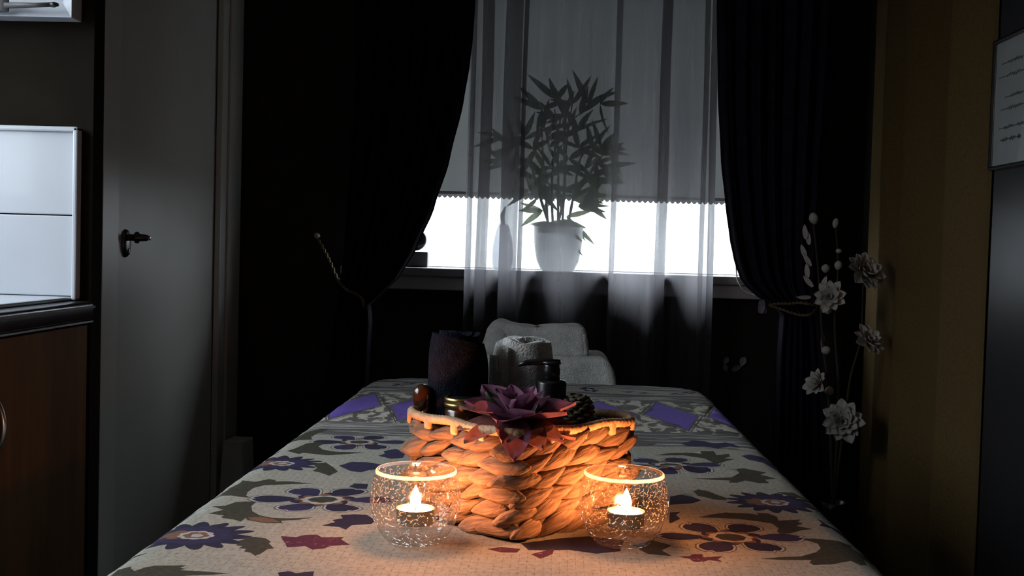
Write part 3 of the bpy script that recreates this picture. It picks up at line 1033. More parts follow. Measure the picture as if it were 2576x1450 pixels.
def lump_mesh(seed):
    rnd = random.Random(seed)
    nr, ns = 9, 10
    V, F = [], []
    L_ = 0.0235
    for i in range(nr + 1):
        t = i / nr
        x = (t - 0.5) * 2 * L_
        e = math.sin(PI * (0.03 + 0.94 * t)) ** 0.72
        skew = 1.0 + 0.22 * math.sin(t * 5 + seed)
        for k in range(ns):
            a = 2 * PI * k / ns
            ridge = 1 + 0.10 * math.sin(a * 3 + t * 2.5 + seed) + 0.05 * rnd.uniform(-1, 1)
            V.append((x, 0.0080 * e * math.cos(a) * ridge, 0.0094 * e * math.sin(a) * ridge * skew + 0.0022 * math.sin(t * PI + seed)))
    for i in range(nr):
        for k in range(ns):
            F.append((i * ns + k, i * ns + (k + 1) % ns, (i + 1) * ns + (k + 1) % ns, (i + 1) * ns + k))
    F.append(tuple(range(ns - 1, -1, -1)))
    F.append(tuple(nr * ns + k for k in range(ns)))
    me = bpy.data.meshes.new('strand')
    me.from_pydata(V, [], F)
    me.materials.append(M_STRAW)
    me.polygons.foreach_set('use_smooth', [True] * len(me.polygons))
    return me


lumps = [lump_mesh(s) for s in range(7)]
ROWS = 6
rnd = random.Random(3)
for row in range(ROWS):
    z = 0.0100 + row * 0.0172
    flare = -0.002 + row * 0.0005
    n = 20
    for k in range(n):
        s = (k + 0.5 * (row % 2) + rnd.uniform(-0.12, 0.12)) / n
        p, t, tot = perim(s, flare)
        o = bpy.data.objects.new('strand', lumps[rnd.randrange(7)])
        COL.objects.link(o)
        o.parent = bas
        nrm = Vector((t.y, -t.x, 0))
        tilt = R((27 if (s % 1.0) < 0.25 else 15) + rnd.uniform(-8, 9))
        ax = Vector((t.x, t.y, 0)) * math.cos(tilt) + Vector((0, 0, 1)) * math.sin(tilt)
        ax = (ax + nrm * (rnd.uniform(0.26, 0.42) if (s % 1.0) < 0.5 else -rnd.uniform(0.16, 0.30))).normalized()
        ay = (nrm - ax * nrm.dot(ax)).normalized()
        az = ax.cross(ay)
        sc = rnd.uniform(0.92, 1.18)
        mm = Matrix((ax * sc * rnd.uniform(0.95, 1.2), ay * sc, az * sc)).transposed().to_4x4()
        mm.translation = Vector((p.x, p.y, z + rnd.uniform(-0.0015, 0.0015)))
        o.matrix_basis = mm
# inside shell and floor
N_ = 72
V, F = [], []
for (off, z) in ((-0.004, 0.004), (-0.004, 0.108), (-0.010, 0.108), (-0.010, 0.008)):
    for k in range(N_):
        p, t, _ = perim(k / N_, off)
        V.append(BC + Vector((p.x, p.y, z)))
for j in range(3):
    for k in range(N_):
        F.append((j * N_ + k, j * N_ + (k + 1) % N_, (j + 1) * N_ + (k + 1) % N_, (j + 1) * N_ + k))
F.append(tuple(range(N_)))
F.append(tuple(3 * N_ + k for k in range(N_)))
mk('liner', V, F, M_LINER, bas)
# wrapped rim
path, rad = [], []
NR = 420
for k in range(NR):
    p, t, _ = perim(k / NR, 0.0055)
    path.append(BC + Vector((p.x, p.y, 0.1125 + 0.0012 * math.sin(k * 0.13))))
    rad.append(0.0046 * (1 + 0.16 * abs(math.sin(k * PI / 3.5))))
mk('rim', *tube(path, rad, 9, closed=True), M_RIM, bas)
tie = None
for k in range(16):
    p, t, _ = perim((k + 0.5) / 16, 0.0075)
    nrm = Vector((t.y, -t.x, 0))
    if tie is None:
        V, F = soft_box(0.006, 0.010, 0.016, 0.0026, 4)
        tie = bpy.data.meshes.new('tie')
        tie.from_pydata(V, [], F)
        tie.materials.append(M_RIM)
        tie.polygons.foreach_set('use_smooth', [True] * len(tie.polygons))
    o = bpy.data.objects.new('tie', tie)
    COL.objects.link(o)
    o.parent = bas
    mm = Matrix((nrm, Vector((t.x, t.y, 0)), Vector((0, 0, 1)))).transposed().to_4x4()
    mm.translation = Vector((p.x, p.y, 0.108))
    o.matrix_basis = mm


# rolled towels standing in the basket
def towel_roll(name, base, r, h, mtl, label, turns=2.6, seed=1.0, lean=(0, 0), squash=(1.0, 0.8)):
    t0 = thing(name, base, label, 'towel', 'rolled towels standing in the basket')
    nt_, nz = 120, 26
    th = r / (turns + 0.35)

    def fn(u, v):
        a = u * turns * 2 * PI + seed
        rad_ = th * 0.45 + (r - th * 0.45) * u
        rad_ *= 1 + 0.05 * noise.noise(Vector((math.cos(a) * 1.2, math.sin(a) * 1.2, v * 3 + seed)))
        topz = h * (1 + 0.035 * noise.noise(Vector((math.cos(a) * 0.9, math.sin(a) * 0.9, seed))) - 0.05 * u ** 6)
        z = v * topz
        rad_ *= 1 - 0.16 * max(0, (v - 0.82) / 0.18) ** 2 * u
        x = rad_ * math.cos(a) * squash[0] + lean[0] * v
        y = rad_ * math.sin(a) * squash[1] + lean[1] * v
        return Vector(base) + Vector((x, y, z))
    V, F = grid(nt_, nz, fn)
    o = mk('rolled_cloth', V, F, mtl, t0)
    add_solidify(o, th * 0.86, 0.0)
    md = o.modifiers.new('round', 'BEVEL')
    md.width = th * 0.30
    md.segments = 3
    md.limit_method = 'ANGLE'
    add_subsurf(o, 1)
    return t0


def zat(px, py, Y): return at(px, py, Y).z


ny = BC.y + 0.02
nb = at(1148, 1000, ny)
towel_roll('rolled_towel', (nb.x, ny, TABLE_Z + 0.012), 0.0335, zat(1150, 838, ny) - TABLE_Z - 0.012, M_NAVY,
           'dark navy rolled towel standing upright at the left of the basket', seed=2.2, lean=(0.000, 0), squash=(1.0, 0.82))
wy = BC.y + 0.05
wb = at(1318, 1000, wy)
tw = towel_roll('rolled_towel', (wb.x, wy, TABLE_Z + 0.012), 0.0365, zat(1320, 853, wy) - TABLE_Z - 0.012, M_TOWEL,
                'fluffy white rolled towel standing upright in the basket behind the pump bottle', seed=0.4, squash=(1.0, 0.8))


def flap(u, v):
    z = TABLE_Z + 0.06 + (zat(1250, 890, wy) - TABLE_Z - 0.06) * v
    a = PI * 1.12 + (0.30 + 0.55 * (1 - v)) * u
    rr = 0.0400
    return Vector((wb.x + rr * math.cos(a), wy + rr * 0.82 * math.sin(a) - 0.002, z))


o = mk('flap', *grid(16, 20, flap), M_TOWEL, tw)
add_solidify(o, 0.004, 1.0)

# pump bottle
py_ = BC.y + 0.005
pb = at(1385, 1000, py_)
base = Vector((pb.x, py_, TABLE_Z + 0.012))
pz = lambda y: zat(1385, y, py_) - base.z
pump = thing('pump_bottle', base, 'black pump dispenser bottle standing in the basket beside the white towel', 'bottle')
mk('bottle_body', *lathe([(0.0, 0.0), (0.016, 0.0), (0.0175, 0.003), (0.0175, pz(964)), (0.0165, pz(958)), (0.012, pz(955)), (0.0, pz(955))], 28, base), M_BLACK, pump)
mk('pump_collar', *lathe([(0.0, pz(957)), (0.0098, pz(957)), (0.0100, pz(930)), (0.0090, pz(922)), (0.0092, pz(914)), (0.0, pz(914))], 24, base), M_BLACK, pump)
mk('pump_head', *join(lathe([(0.0, pz(916)), (0.0105, pz(916)), (0.0110, pz(911)), (0.0085, pz(908.5)), (0.0, pz(908))], 24, base),
                      tube([base + Vector((0.010, 0, pz(911))), base + Vector((-0.010, 0, pz(911))), base + Vector((-0.028, -0.002, pz(914))), base + Vector((-0.0375, -0.003, pz(921)))], [0.0030, 0.0038, 0.0034, 0.0022], 10)), M_BLACK, pump)

# jar with brass lid
jy = BC.y - 0.020
jb = at(1163, 1020, jy)
jbase = Vector((jb.x + 0.004, jy, TABLE_Z + 0.012))
jz = lambda y: zat(1160, y, jy) - jbase.z
jar = thing('glass_jar', jbase, 'small dark jar with a brass screw lid in front of the navy towel', 'jar')
lz0, lz1 = jz(1023), jz(998)
mk('jar_body', *lathe([(0.0, 0.0), (0.020, 0.0), (0.0235, 0.004), (0.0235, lz0 - 0.004), (0.021, lz0), (0.0, lz0)], 28, jbase), M_AMBER, jar)
mk('lid_band', *lathe([(0.0215, lz0 - 0.001), (0.0240, lz0), (0.0242, lz0 + (lz1 - lz0) * .35), (0.0232, lz0 + (lz1 - lz0) * .45), (0.0240, lz0 + (lz1 - lz0) * .55), (0.0238, lz1 - 0.001), (0.0228, lz1), (0.0205, lz1)], 40, jbase), M_GOLD, jar)
mk('lid_disc', *lathe([(0.0, lz1 - 0.0012), (0.0206, lz1 - 0.0012), (0.0208, lz1 - 0.003)], 32, jbase), M_BLACK, jar)

# round-headed brown stopper bottle at the left corner
sy_ = BC.y + 0.0
sb = at(1063, 1000, sy_)
sbase = Vector((sb.x, sy_, TABLE_Z + 0.012))
sz = lambda y: zat(1063, y, sy_) - sbase.z
stp = thing('stopper_bottle', sbase, 'slim brown bottle with rounded stopper at the left corner of the basket', 'bottle')
mk('bottle_body', *lathe([(0.0, 0.0), (0.008, 0.0), (0.009, 0.004), (0.009, sz(1050)), (0.0095, sz(1035)), (0.0, sz(1035))], 24, sbase), M_AMBER, stp)
zt, zb = sz(967), sz(1037)
mk('stopper', *lathe([(0.0088, zb), (0.0094, zb + .1 * (zt - zb)), (0.0102, zb + .35 * (zt - zb)), (0.0108, zb + .6 * (zt - zb)), (0.0098, zb + .8 * (zt - zb)), (0.0068, zb + .94 * (zt - zb)), (0.003, zb + .99 * (zt - zb)), (0.0, zt)], 24, sbase), M_AMBER, stp)


# petals
def petal_mesh(name, L_, W_, cup, curl, mtl, tip=0.85, nu=6, nv=9):
    """petal along +x from the origin, cupped upwards"""
    def fn(u, v):
        s = (u - 0.5) * 2
        w = W_ * math.sin(PI * min(1, (0.10 + 0.90 * v) ** tip)) ** 0.75 if v < 1 else 0.0
        w = max(w, W_ * 0.12 * (1 - v))
        x = L_ * v
        z = cup * W_ * s * s * math.sin(PI * min(1, v * 0.9 + 0.1)) + curl * L_ * (v ** 2) + 0.03 * L_ * math.sin(s * 5) * v
        return Vector((x, w * s, z))
    V, F = grid(nu, nv, fn)
    me = bpy.data.meshes.new(name)
    me.from_pydata(V, [], F)
    me.materials.append(mtl)
    me.polygons.foreach_set('use_smooth', [True] * len(me.polygons))
    return me


def ring(parent, name, me, n, elev, z, a0=0.0, tilt=Matrix.Identity(4), jit=8, sc=1.0, rnd=random, arc=360, off=0.0):
    for k in range(n):
        a = R(a0 + k * arc / n + rnd.uniform(-jit, jit))
        e = R(elev + rnd.uniform(-jit, jit))
        M = tilt @ Matrix.Translation((0, 0, z)) @ Matrix.Rotation(a, 4, 'Z') @ Matrix.Translation((off, 0, 0)) @ Matrix.Rotation(-e, 4, 'Y') @ Matrix.Rotation(R(rnd.uniform(-10, 10)), 4, 'X') @ Matrix.Scale(sc * rnd.uniform(0.9, 1.1), 4)
        o = bpy.data.objects.new(name, me)
        COL.objects.link(o)
        o.parent = parent
        o.matrix_basis = M


# silk lotus lying over the near corner of the basket
fy = fcorner.y + 0.040
fp = at(1300, 1066, fy)
lotus = thing('silk_flower', fp, 'mauve silk lotus flower, candlelight coloured into its outer petals, lying on the near corner of the basket', 'flower')
rnd = random.Random(11)
tl_ = Matrix.Rotation(R(10), 4, 'X')
pm_out = petal_mesh('petal', 0.070, 0.019, 0.35, 0.0, M_PETAL_LIT)
pm_mid = petal_mesh('petal', 0.062, 0.019, 0.45, 0.06, M_PETAL)
pm_in = petal_mesh('petal', 0.040, 0.014, 0.6, 0.22, M_PETAL)
pm_leaf = petal_mesh('leaf', 0.050, 0.014, 0.2, -0.05, M_GREENLEAF)
ring(lotus, 'leaf', pm_leaf, 5, 28, -0.002, 40, tl_, rnd=rnd, arc=120)
ring(lotus, 'petal', pm_out, 10, -4, 0.0, 0, tl_, rnd=rnd)
ring(lotus, 'petal', pm_mid, 9, 15, 0.003, 18, tl_, rnd=rnd)
ring(lotus, 'petal', pm_in, 7, 34, 0.006, 5, tl_, rnd=rnd)
# one large petal hangs down over the corner
o = bpy.data.objects.new('petal', pm_mid)
COL.objects.link(o)
o.parent = lotus
o.matrix_basis = Matrix.Translation((0.0, -0.026, 0.006)) @ Matrix.Rotation(R(-90), 4, 'Z') @ Matrix.Rotation(R(42), 4, 'Y') @ Matrix.Scale(0.85, 4)
mk('flower_heart', *xf(soft_box(0.016, 0.016, 0.012, 0.006, 4), Matrix.Translation(fp + Vector((0, 0, 0.008)))), M_PETAL, lotus)

# pine cone tucked against the right rim
cy_ = BC.y - 0.005
cb = at(1452, 1030, cy_)
cone = thing('pine_cone', cb + Vector((0, 0, -0.024)), 'grey-brown pine cone lying in the basket right of the silk flower', 'pine cone')
V, F = [], []
for k in range(70):
    t = (k + 0.5) / 70
    ph = k * 2.39996
    zz = -0.020 + 0.040 * t
    rr = 0.0165 * math.sqrt(max(0.02, 1 - (2 * t - 1) ** 2 * 0.92))
    c = cb + Vector((rr * math.cos(ph), rr * math.sin(ph), zz * 0.9 - 0.003))
    sv, sf = soft_box(0.008, 0.009, 0.0035, 0.0015, 1)
    M_ = Matrix.Translation(c) @ Matrix.Rotation(ph, 4, 'Z') @ Matrix.Rotation(R(-25), 4, 'Y')
    V, F = join((V, F), ([M_ @ v for v in sv], sf))
mk('scales', V, F, M_CONE, cone)
V, F = lathe([(0, -0.022), (0.009, -0.016), (0.013, 0.0), (0.009, 0.013), (0, 0.018)], 14, cb)
mk('core', V, F, M_CONE, cone)


# ------------------------------------------------------------------ candles
def candle(px, py, label1, label2, first=None):
    c = on_table(px, py)
    c = Vector((c.x, c.y + 0.030, TABLE_Z + 0.0022))
    if first is not None:
        outp = []
        for root, lab in zip(first, (label1, label2)):
            r_ = root.copy()
            COL.objects.link(r_)
            r_.location = c if root is first[0] else c + Vector((0.003, -0.001, 0.0184))
            r_['label'] = lab
            for ch in list(root.children):
                q = ch.copy()
                COL.objects.link(q)
                q.parent = r_
            outp.append(r_)
        outp[0].rotation_euler.z = 1.3
        return outp
    g = thing('candle_glass', c, label1, 'candle holder', 'crackle glass candle bowls')
    outer = [(0.0, 0.0), (0.024, 0.0), (0.029, 0.002), (0.0365, 0.011), (0.0425, 0.023), (0.0458, 0.037), (0.0455, 0.049), (0.0435, 0.061), (0.0412, 0.0705)]
    rim_ = [(0.0408, 0.0728), (0.0394, 0.0732), (0.0386, 0.0712)]
    inner = [(0.0410, 0.061), (0.0430, 0.049), (0.0432, 0.038), (0.0408, 0.0285), (0.0350, 0.0210), (0.026, 0.0182), (0.0, 0.0180)]

    def smooth_prof(pr):
        return [tuple(v)[:2] for v in catmull([(a, b, 0) for a, b in pr], len(pr) * 3)]
    mk('bowl_wall', *lathe([(max(r_, 0.0), z_) for r_, z_ in smooth_prof(outer)], 64, c), M_CRACK, g)
    mk('inner_wall', *lathe([(max(r_, 0.0), z_) for r_, z_ in smooth_prof(inner)], 64, c), M_INGLASS, g)
    mk('rim', *lathe([(0.0412, 0.0700), (0.0411, 0.0725), (0.0400, 0.0736), (0.0388, 0.0730), (0.0385, 0.0705)], 64, c), M_RIMGLASS, g)
    c2 = c + Vector((0.0, 0.0, 0.0184))
    t = thing('tealight', c2, label2, 'candle', 'lit tealights')
    mk('tin_cup', *lathe([(0.0, 0.0), (0.0188, 0.0), (0.0192, 0.001), (0.0193, 0.0150), (0.0198, 0.0153), (0.0190, 0.0150), (0.0189, 0.012)], 40, c2), M_ALU, t)
    mk('wax', *lathe([(0.0, 0.0128), (0.004, 0.0126), (0.015, 0.0130), (0.0186, 0.0142), (0.0188, 0.010)], 40, c2), M_WAX, t)
    mk('wick', *tube([c2 + Vector((0, 0, 0.012)), c2 + Vector((0.0004, 0, 0.017)), c2 + Vector((0.0012, 0, 0.020))], 0.0007, 6), M_WICK, t)
    mk('flame', *lathe([(0.0, 0.0165), (0.0036, 0.0175), (0.0053, 0.0205), (0.0055, 0.0240), (0.0040, 0.0295), (0.0019, 0.0345), (0.0, 0.0385)], 14, c2), M_FLAME, t)
    return [g, t]


M_RIMGLASS = thin_glass('rim_glass', (0.95, 0.94, 0.93))
_nt = M_RIMGLASS.node_tree
_d = _nt.nodes.new('ShaderNodeBsdfTranslucent')
_d.inputs['Color'].default_value = (0.9, 0.88, 0.85, 1)
_mx = _nt.nodes.new('ShaderNodeMixShader')
_mx.inputs[0].default_value = 0.25
_out = _nt.nodes['Material Output']
_src = _out.inputs['Surface'].links[0].from_socket
_nt.links.new(_src, _mx.inputs[1])
_nt.links.new(_d.outputs[0], _mx.inputs[2])
_nt.links.new(_mx.outputs[0], _out.inputs['Surface'])
c1 = candle(1033, 1386, 'round crackle glass candle bowl at the left side of the basket', 'lit tealight burning inside the glass bowl left of the basket')
c2_ = candle(1569, 1391, 'round crackle glass candle bowl at the right side of the basket', 'lit tealight burning inside the glass bowl right of the basket', c1)

# ------------------------------------------------------------------ window dressing
YS = 3.66
sheer_pts = [(1174, .06), (1190, .075), (1177, .095), (1200, .05), (1233, .085), (1204, .11), (1258, .02), (1306, .06), (1262, .10), (1318, .085), (1309, .11), (1350, .005), (1400, .10), (1446, .105), (1490, .05), (1530, .0), (1555, .04), (1543, .07), (1600, .09), (1640, .115), (1660, .08), (1683, .05), (1657, .085), (1690, .0), (1740, .09), (1778, .10), (1766, .115), (1790, .08), (1801, .06), (1785, .095), (1803, .11)]
YSN = SILL_F - 0.008
sp = catmull([(at(px, 400, YSN - dy).x, YSN - dy, 0) for px, dy in sheer_pts], 420)


def sheer_fn(u, v):
    i = u * 420
    k = min(int(i), 419)
    p = sp[k].lerp(sp[k + 1], i - k)
    z = 2.30 - 2.285 * v
    amp = 0.75 + 0.3 * v
    sp_x = 1.0 + 0.025 * (v - 0.5)
    x = 0.125 + (p.x - 0.125) * sp_x + 0.006 * noise.noise(Vector((u * 7, z * 1.7, 2)))
    y = min(YSN, YSN - (YSN - p.y) * amp) - 0.010 * max(0, noise.noise(Vector((u * 9, z * 1.3, 7))))
    return Vector((x, y, z))


sh = mk('sheer_curtain', *grid(420, 26, sheer_fn), M_SHEER, origin=(0.125, YSN, 0.0))
tag(sh, 'long translucent grey voile curtain hanging over the middle of the window', 'curtain')

# roller blind inside the reveal
by = YB + 0.075
bz = at(1450, 494, by).z
bl = thing('roller_blind', ((WX0 + WX1) / 2, by, bz), 'grey roller blind with scalloped hem pulled halfway down the window', 'blind')
bl.rotation_euler = (0, 0, 0)
nsc = 72


def blind_poly():
    V, F = [], []
    n = nsc * 6
    for i in range(n + 1):
        x = WX0 + 0.012 + (WX1 - WX0 - 0.024) * i / n
        s = abs(math.sin(PI * nsc * i / n)) * 0.008
        for z in (bz - 0.010 - s, bz + 0.0, 1.5, WZ1 - 0.03):
            V.append((x, by, z))
    for i in range(n):
        for j in range(3):
            a = i * 4 + j
            F.append((a, a + 4, a + 5, a + 1))
    return V, F


mk('blind_fabric', *blind_poly(), M_BLIND, bl, smooth=False)
mk('hem_bar', *box(WX0 + 0.014, WX1 - 0.014, by - 0.005, by + 0.005, bz - 0.006, bz + 0.006, 0.002), M_BLIND, bl, smooth=False)
mk('roller', *tube([(WX0 + 0.01, by + 0.004, WZ1 - 0.03), (WX1 - 0.01, by + 0.004, WZ1 - 0.03)], 0.018, 16), M_POT, bl)
# bead chain hanging at the right, its loop drawn aside in front of the sill
ch = [at(1849, 300, SILL_F - 0.02), at(1851, 600, SILL_F - 0.02), at(1853, 690, SILL_F - 0.03), at(1862, 718, SILL_F - 0.05), at(1880, 738, SILL_F - 0.07), at(1912, 746, SILL_F - 0.09)]
cpts = catmull(ch, 150)
V, F = [], []
for p in cpts:
    V, F = join((V, F), lathe([(0, -0.0026), (0.0022, -0.0013), (0.0026, 0.0), (0.0022, 0.0013), (0, 0.0026)], 6, p))
o = mk('bead_chain', V, F, M_BEAD, bl)
o['kind'] = 'stuff'


# tied-back purple drapes
def drape_curtain(name, rows, low, YD, nf, label, side, seed):
    """rows: (py, left px, right px) above the tie; low: rows under the tie"""
    allr = rows + low
    tabs = []
    for py, a, b in allr:
        A, B = at(a, py, YD), at(b, py, YD)
        tabs.append((A.z * 0.5 + B.z * 0.5, A.x, B.x))
    tabs.sort(key=lambda t: t[0])
    z0, z1 = 0.02, tabs[-1][0]
    wmax = max(b - a for _, a, b in tabs)

    def fn(u, v):
        z = z0 + (z1 - z0) * v
        a, b = lerp_table(tabs, z)
        w = (b - a)
        k = w / wmax
        ph = u * nf * 2 * PI + seed
        f = math.sin(ph) + 0.35 * math.sin(2.3 * ph + 1.1 + z)
        amp = 0.016 + 0.022 * (1 - k)
        x = a + w * (u + 0.35 / nf / 2 / PI * math.cos(ph) * (1 if 0.04 < u < 0.96 else 0))
        y = YD + amp * f + 0.012 * noise.noise(Vector((u * 4, z * 2, seed)))
        return Vector((x, min(y, YD + 0.075), z))
    o = mk(name, *grid(150, 80, fn), M_PURPLE, origin=(tabs[0][1], YD, z0))
    tag(o, label, 'curtain', 'dark purple drapes')
    add_solidify(o, 0.003)
    return o


YD = 3.50
drape_curtain('drape', [(-420, 905, 1202), (0, 900, 1196), (90, 896, 1190), (160, 893, 1182), (250, 890, 1167), (400, 880, 1131), (520, 872, 1092), (620, 864, 1048), (690, 857, 1008), (735, 850, 965), (762, 846, 930)],
              [(800, 838, 935), (880, 826, 930), (1000, 815, 925), (1250, 800, 920)], YD, 7, 'dark purple drape tied back at the left of the window', -1, 0.3)
drape_curtain('drape', [(-420, 1800, 2120), (0, 1806, 2105), (230, 1808, 2090), (400, 1816, 2075), (520, 1828, 2066), (600, 1838, 2060), (660, 1850, 2056), (705, 1866, 2052), (740, 1893, 2050), (765, 1940, 2050), (782, 1965, 2050)],
              [(820, 1962, 2056), (900, 1955, 2066), (1000, 1950, 2072), (1250, 1940, 2080)], YD, 7, 'dark purple drape tied back at the right of the window', 1, 1.7)
# left tieback: wall knob and braided cord
hk = at(796, 593, YB - 0.05)
tb = thing('curtain_tieback', (hk.x, YB, hk.z), 'thin braided cord looped from a pale wall knob round the left drape', 'tieback')
mk('wall_knob', *xf(lathe([(0, 0), (0.004, 0.0), (0.004, 0.03), (0.009, 0.034), (0.0105, 0.040), (0.009, 0.047), (0.0, 0.050)], 16), Matrix.Translation((hk.x, YB, hk.z)) @ Matrix.Rotation(R(90), 4, 'X')), M_BEAD, tb)
cp = catmull([at(797, 596, YB - 0.03), at(815, 628, YB - 0.10), at(832, 662, YB - 0.20), at(850, 702, YB - 0.32), at(872, 728, YD - 0.075), at(895, 738, YD - 0.085), at(912, 752, YD - 0.085), at(916, 772, YD - 0.08)], 120)
V1 = tube([p + Vector((0.003 * math.cos(i * 0.55), 0, 0.003 * math.sin(i * 0.55))) for i, p in enumerate(cp)], 0.0028, 6)
V2 = tube([p - Vector((0.003 * math.cos(i * 0.55), 0, 0.003 * math.sin(i * 0.55))) for i, p in enumerate(cp)], 0.0028, 6)
mk('cord', *join(V1, V2), M_CORD, tb)
# right tieback: cord with a mauve clip
hk = at(2058, 765, YB)
tb = thing('curtain_tieback', hk, 'gold cord with a mauve clip gathering the right drape', 'tieback')
for nm, pl in (('cord', [(1935, 768), (1960, 764), (1985, 764), (2010, 762), (2040, 766), (2056, 768)]), ('cord', [(1940, 770), (1965, 778), (1990, 787), (2015, 793), (2040, 790), (2056, 770)])):
    cp = catmull([at(x, y, YD - 0.085 if x < 2050 else YD) for x, y in pl], 70)
    V1 = tube([p + Vector((0.0025 * math.cos(i * 0.6), 0, 0.0025 * math.sin(i * 0.6))) for i, p in enumerate(cp)], 0.0023, 6)
    V2 = tube([p - Vector((0.0025 * math.cos(i * 0.6), 0, 0.0025 * math.sin(i * 0.6))) for i, p in enumerate(cp)], 0.0023, 6)
    mk(nm, *join(V1, V2), M_CORD, tb)
tc_ = at(1921, 769, YD - 0.09)
pmc = petal_mesh('clip_petal', 0.045, 0.011, 0.4, 0.1, M_MAUVE)
for a in (78, 96, 112):
    o = bpy.data.objects.new('clip_petal', pmc)
    COL.objects.link(o)
    o.parent = tb
    o.matrix_basis = Matrix.Translation(tc_ - hk + Vector((-0.004 + 0.004 * (a - 95) / 10, -0.003 * (a % 5), -0.024))) @ Matrix.Rotation(R(-a), 4, 'Y') @ Matrix.Rotation(R(70), 4, 'X')

# ------------------------------------------------------------------ things on the window sill
SZ = WZ0 + 0.0025
pc = at(1403, 640, YB + 0.010)
pot_c = Vector((pc.x, YB - 0.004, SZ))
hz_ = at(1403, 571, pot_c.y).z - SZ
prx = (at(1468, 572, pot_c.y).x - at(1338, 572, pot_c.y).x) / 2 * 0.96
prx = min(prx, 0.09)
YMAX, YMIN = YB + 0.062, SILL_F + 0.006
plant = thing('potted_bamboo', pot_c, 'bushy artificial bamboo in a white pot on the window sill behind the voile', 'plant')
pot = mk('pot', *lathe([(0.0, 0.0), (prx * 0.60, 0.0), (prx * 0.68, 0.006), (prx * 0.84, hz_ * 0.22), (prx * 0.95, hz_ * 0.55), (prx, hz_ * 0.985), (prx * 0.985, hz_), (prx * 0.94, hz_), (prx * 0.90, hz_ * 0.85), (prx * 0.9, hz_ * 0.82)], 40, pot_c), M_POT, plant)
mk('soil', *lathe([(0.0, hz_ * 0.86), (prx * 0.6, hz_ * 0.85), (prx * 0.92, hz_ * 0.83)], 24, pot_c), M_SOIL, pot)
rnd = random.Random(5)
stems = [((1380, 575), (1372, 480), (1365, 380), (1362, 270)), ((1392, 575), (1388, 470), (1398, 360), (1422, 250)), ((1404, 575), (1404, 450), (1402, 340), (1395, 275)),
         ((1414, 575), (1420, 450), (1426, 350), (1440, 260)), ((1425, 575), (1445, 480), (1460, 400), (1490, 370)), ((1398, 575), (1420, 480), (1422, 330), (1470, 280)), ((1388, 575), (1350, 470), (1335, 420), (1300, 390))]
for st in stems:
    dy0 = rnd.uniform(-0.03, 0.03)
    pl = [at(x, y, pot_c.y + (0.4 * dy0 if i == 0 else dy0)) for i, (x, y) in enumerate(st)]
    pl[0].z = SZ + hz_ * 0.85
    cp = catmull(pl, 24)
    mk('stem', *tube(cp, [0.0050 - 0.0028 * i / 24 + (0.0010 if i % 5 == 0 else 0) for i in range(25)], 7), M_CANE, plant)


def leaf_mesh(L_, W_, droop, mtl):
    def fn(u, v):
        s = (u - 0.5) * 2
        w = W_ * (math.sin(PI * (v ** 0.75)) ** 0.9 if 0 < v < 1 else 0) + 0.0008 * (1 - v)
        return Vector((L_ * v, w * s, -droop * L_ * v * v + 0.25 * w * abs(s)))
    V, F = grid(2, 7, fn)
    me = bpy.data.meshes.new('leaf')
    me.from_pydata(V, [], F)
    me.materials.append(mtl)
    me.polygons.foreach_set('use_smooth', [True] * len(me.polygons))
    return me


lms = [leaf_mesh(0.10, 0.0105, 0.10, M_BAMBOO), leaf_mesh(0.085, 0.0115, 0.25, M_BAMBOO), leaf_mesh(0.12, 0.0098, 0.18, M_BAMBOO), leaf_mesh(0.10, 0.0085, 0.15, M_BAMBOO2)]
# (node px, [image-plane angles in degrees, counter-clockwise from right])
clus = [((1420, 290), [65, 118, 178, 200]), ((1398, 300), [130, 160, 235]), ((1458, 285), [75, 40]), ((1510, 262), [60, 5, 285]), ((1365, 275), [140, 20, 170, 250]), ((1440, 262), [100, 60, 165]),
        ((1300, 365), [155, 200, 120, 260]), ((1262, 345), [165, 200]), ((1340, 375), [30, 150, 300, 60]), ((1380, 372), [310, 35, 100]), ((1330, 400), [315, 200, 180]), ((1362, 330), [200, 10, 80]),
        ((1420, 330), [95, 60, 200]), ((1455, 372), [100, 35, 160, 330]), ((1490, 375), [60, 10, 340, 110]), ((1512, 370), [50, 115, 355]), ((1535, 385), [10, 300, 40]), ((1470, 425), [30, 60, 175, 310]),
        ((1500, 410), [340, 20, 280]), ((1345, 450), [165, 20, 320]), ((1310, 440), [150, 60, 240]), ((1355, 475), [310, 60, 140]), ((1400, 470), [350, 190, 285]), ((1420, 480), [25, 160]),
        ((1440, 500), [30, 55, 5, 340]), ((1470, 500), [20, 50, 350, 325]), ((1455, 520), [10, 345, 35]), ((1365, 530), [185, 215, 160, 60]), ((1405, 555), [320, 290, 200, 345]), ((1410, 565), [300, 325, 190]), ((1425, 545), [310, 20]), ((1350, 500), [120, 230]), ((1290, 372), [190, 150, 225]), ((1275, 410), [175, 205, 150]), ((1320, 345), [120, 60, 200]), ((1400, 250), [60, 110, 150]), ((1480, 262), [80, 120, 35]), ((1430, 400), [140, 30, 220, 330]), ((1385, 420), [200, 340, 60, 120]), ((1480, 450), [30, 350, 150, 60]), ((1330, 480), [170, 40, 210]), ((1520, 420), [330, 10, 300]), ((1455, 330), [70, 20, 130, 200]), ((1415, 560), [305, 292]), ((1395, 565), [185, 215]), ((1430, 560), [320])]
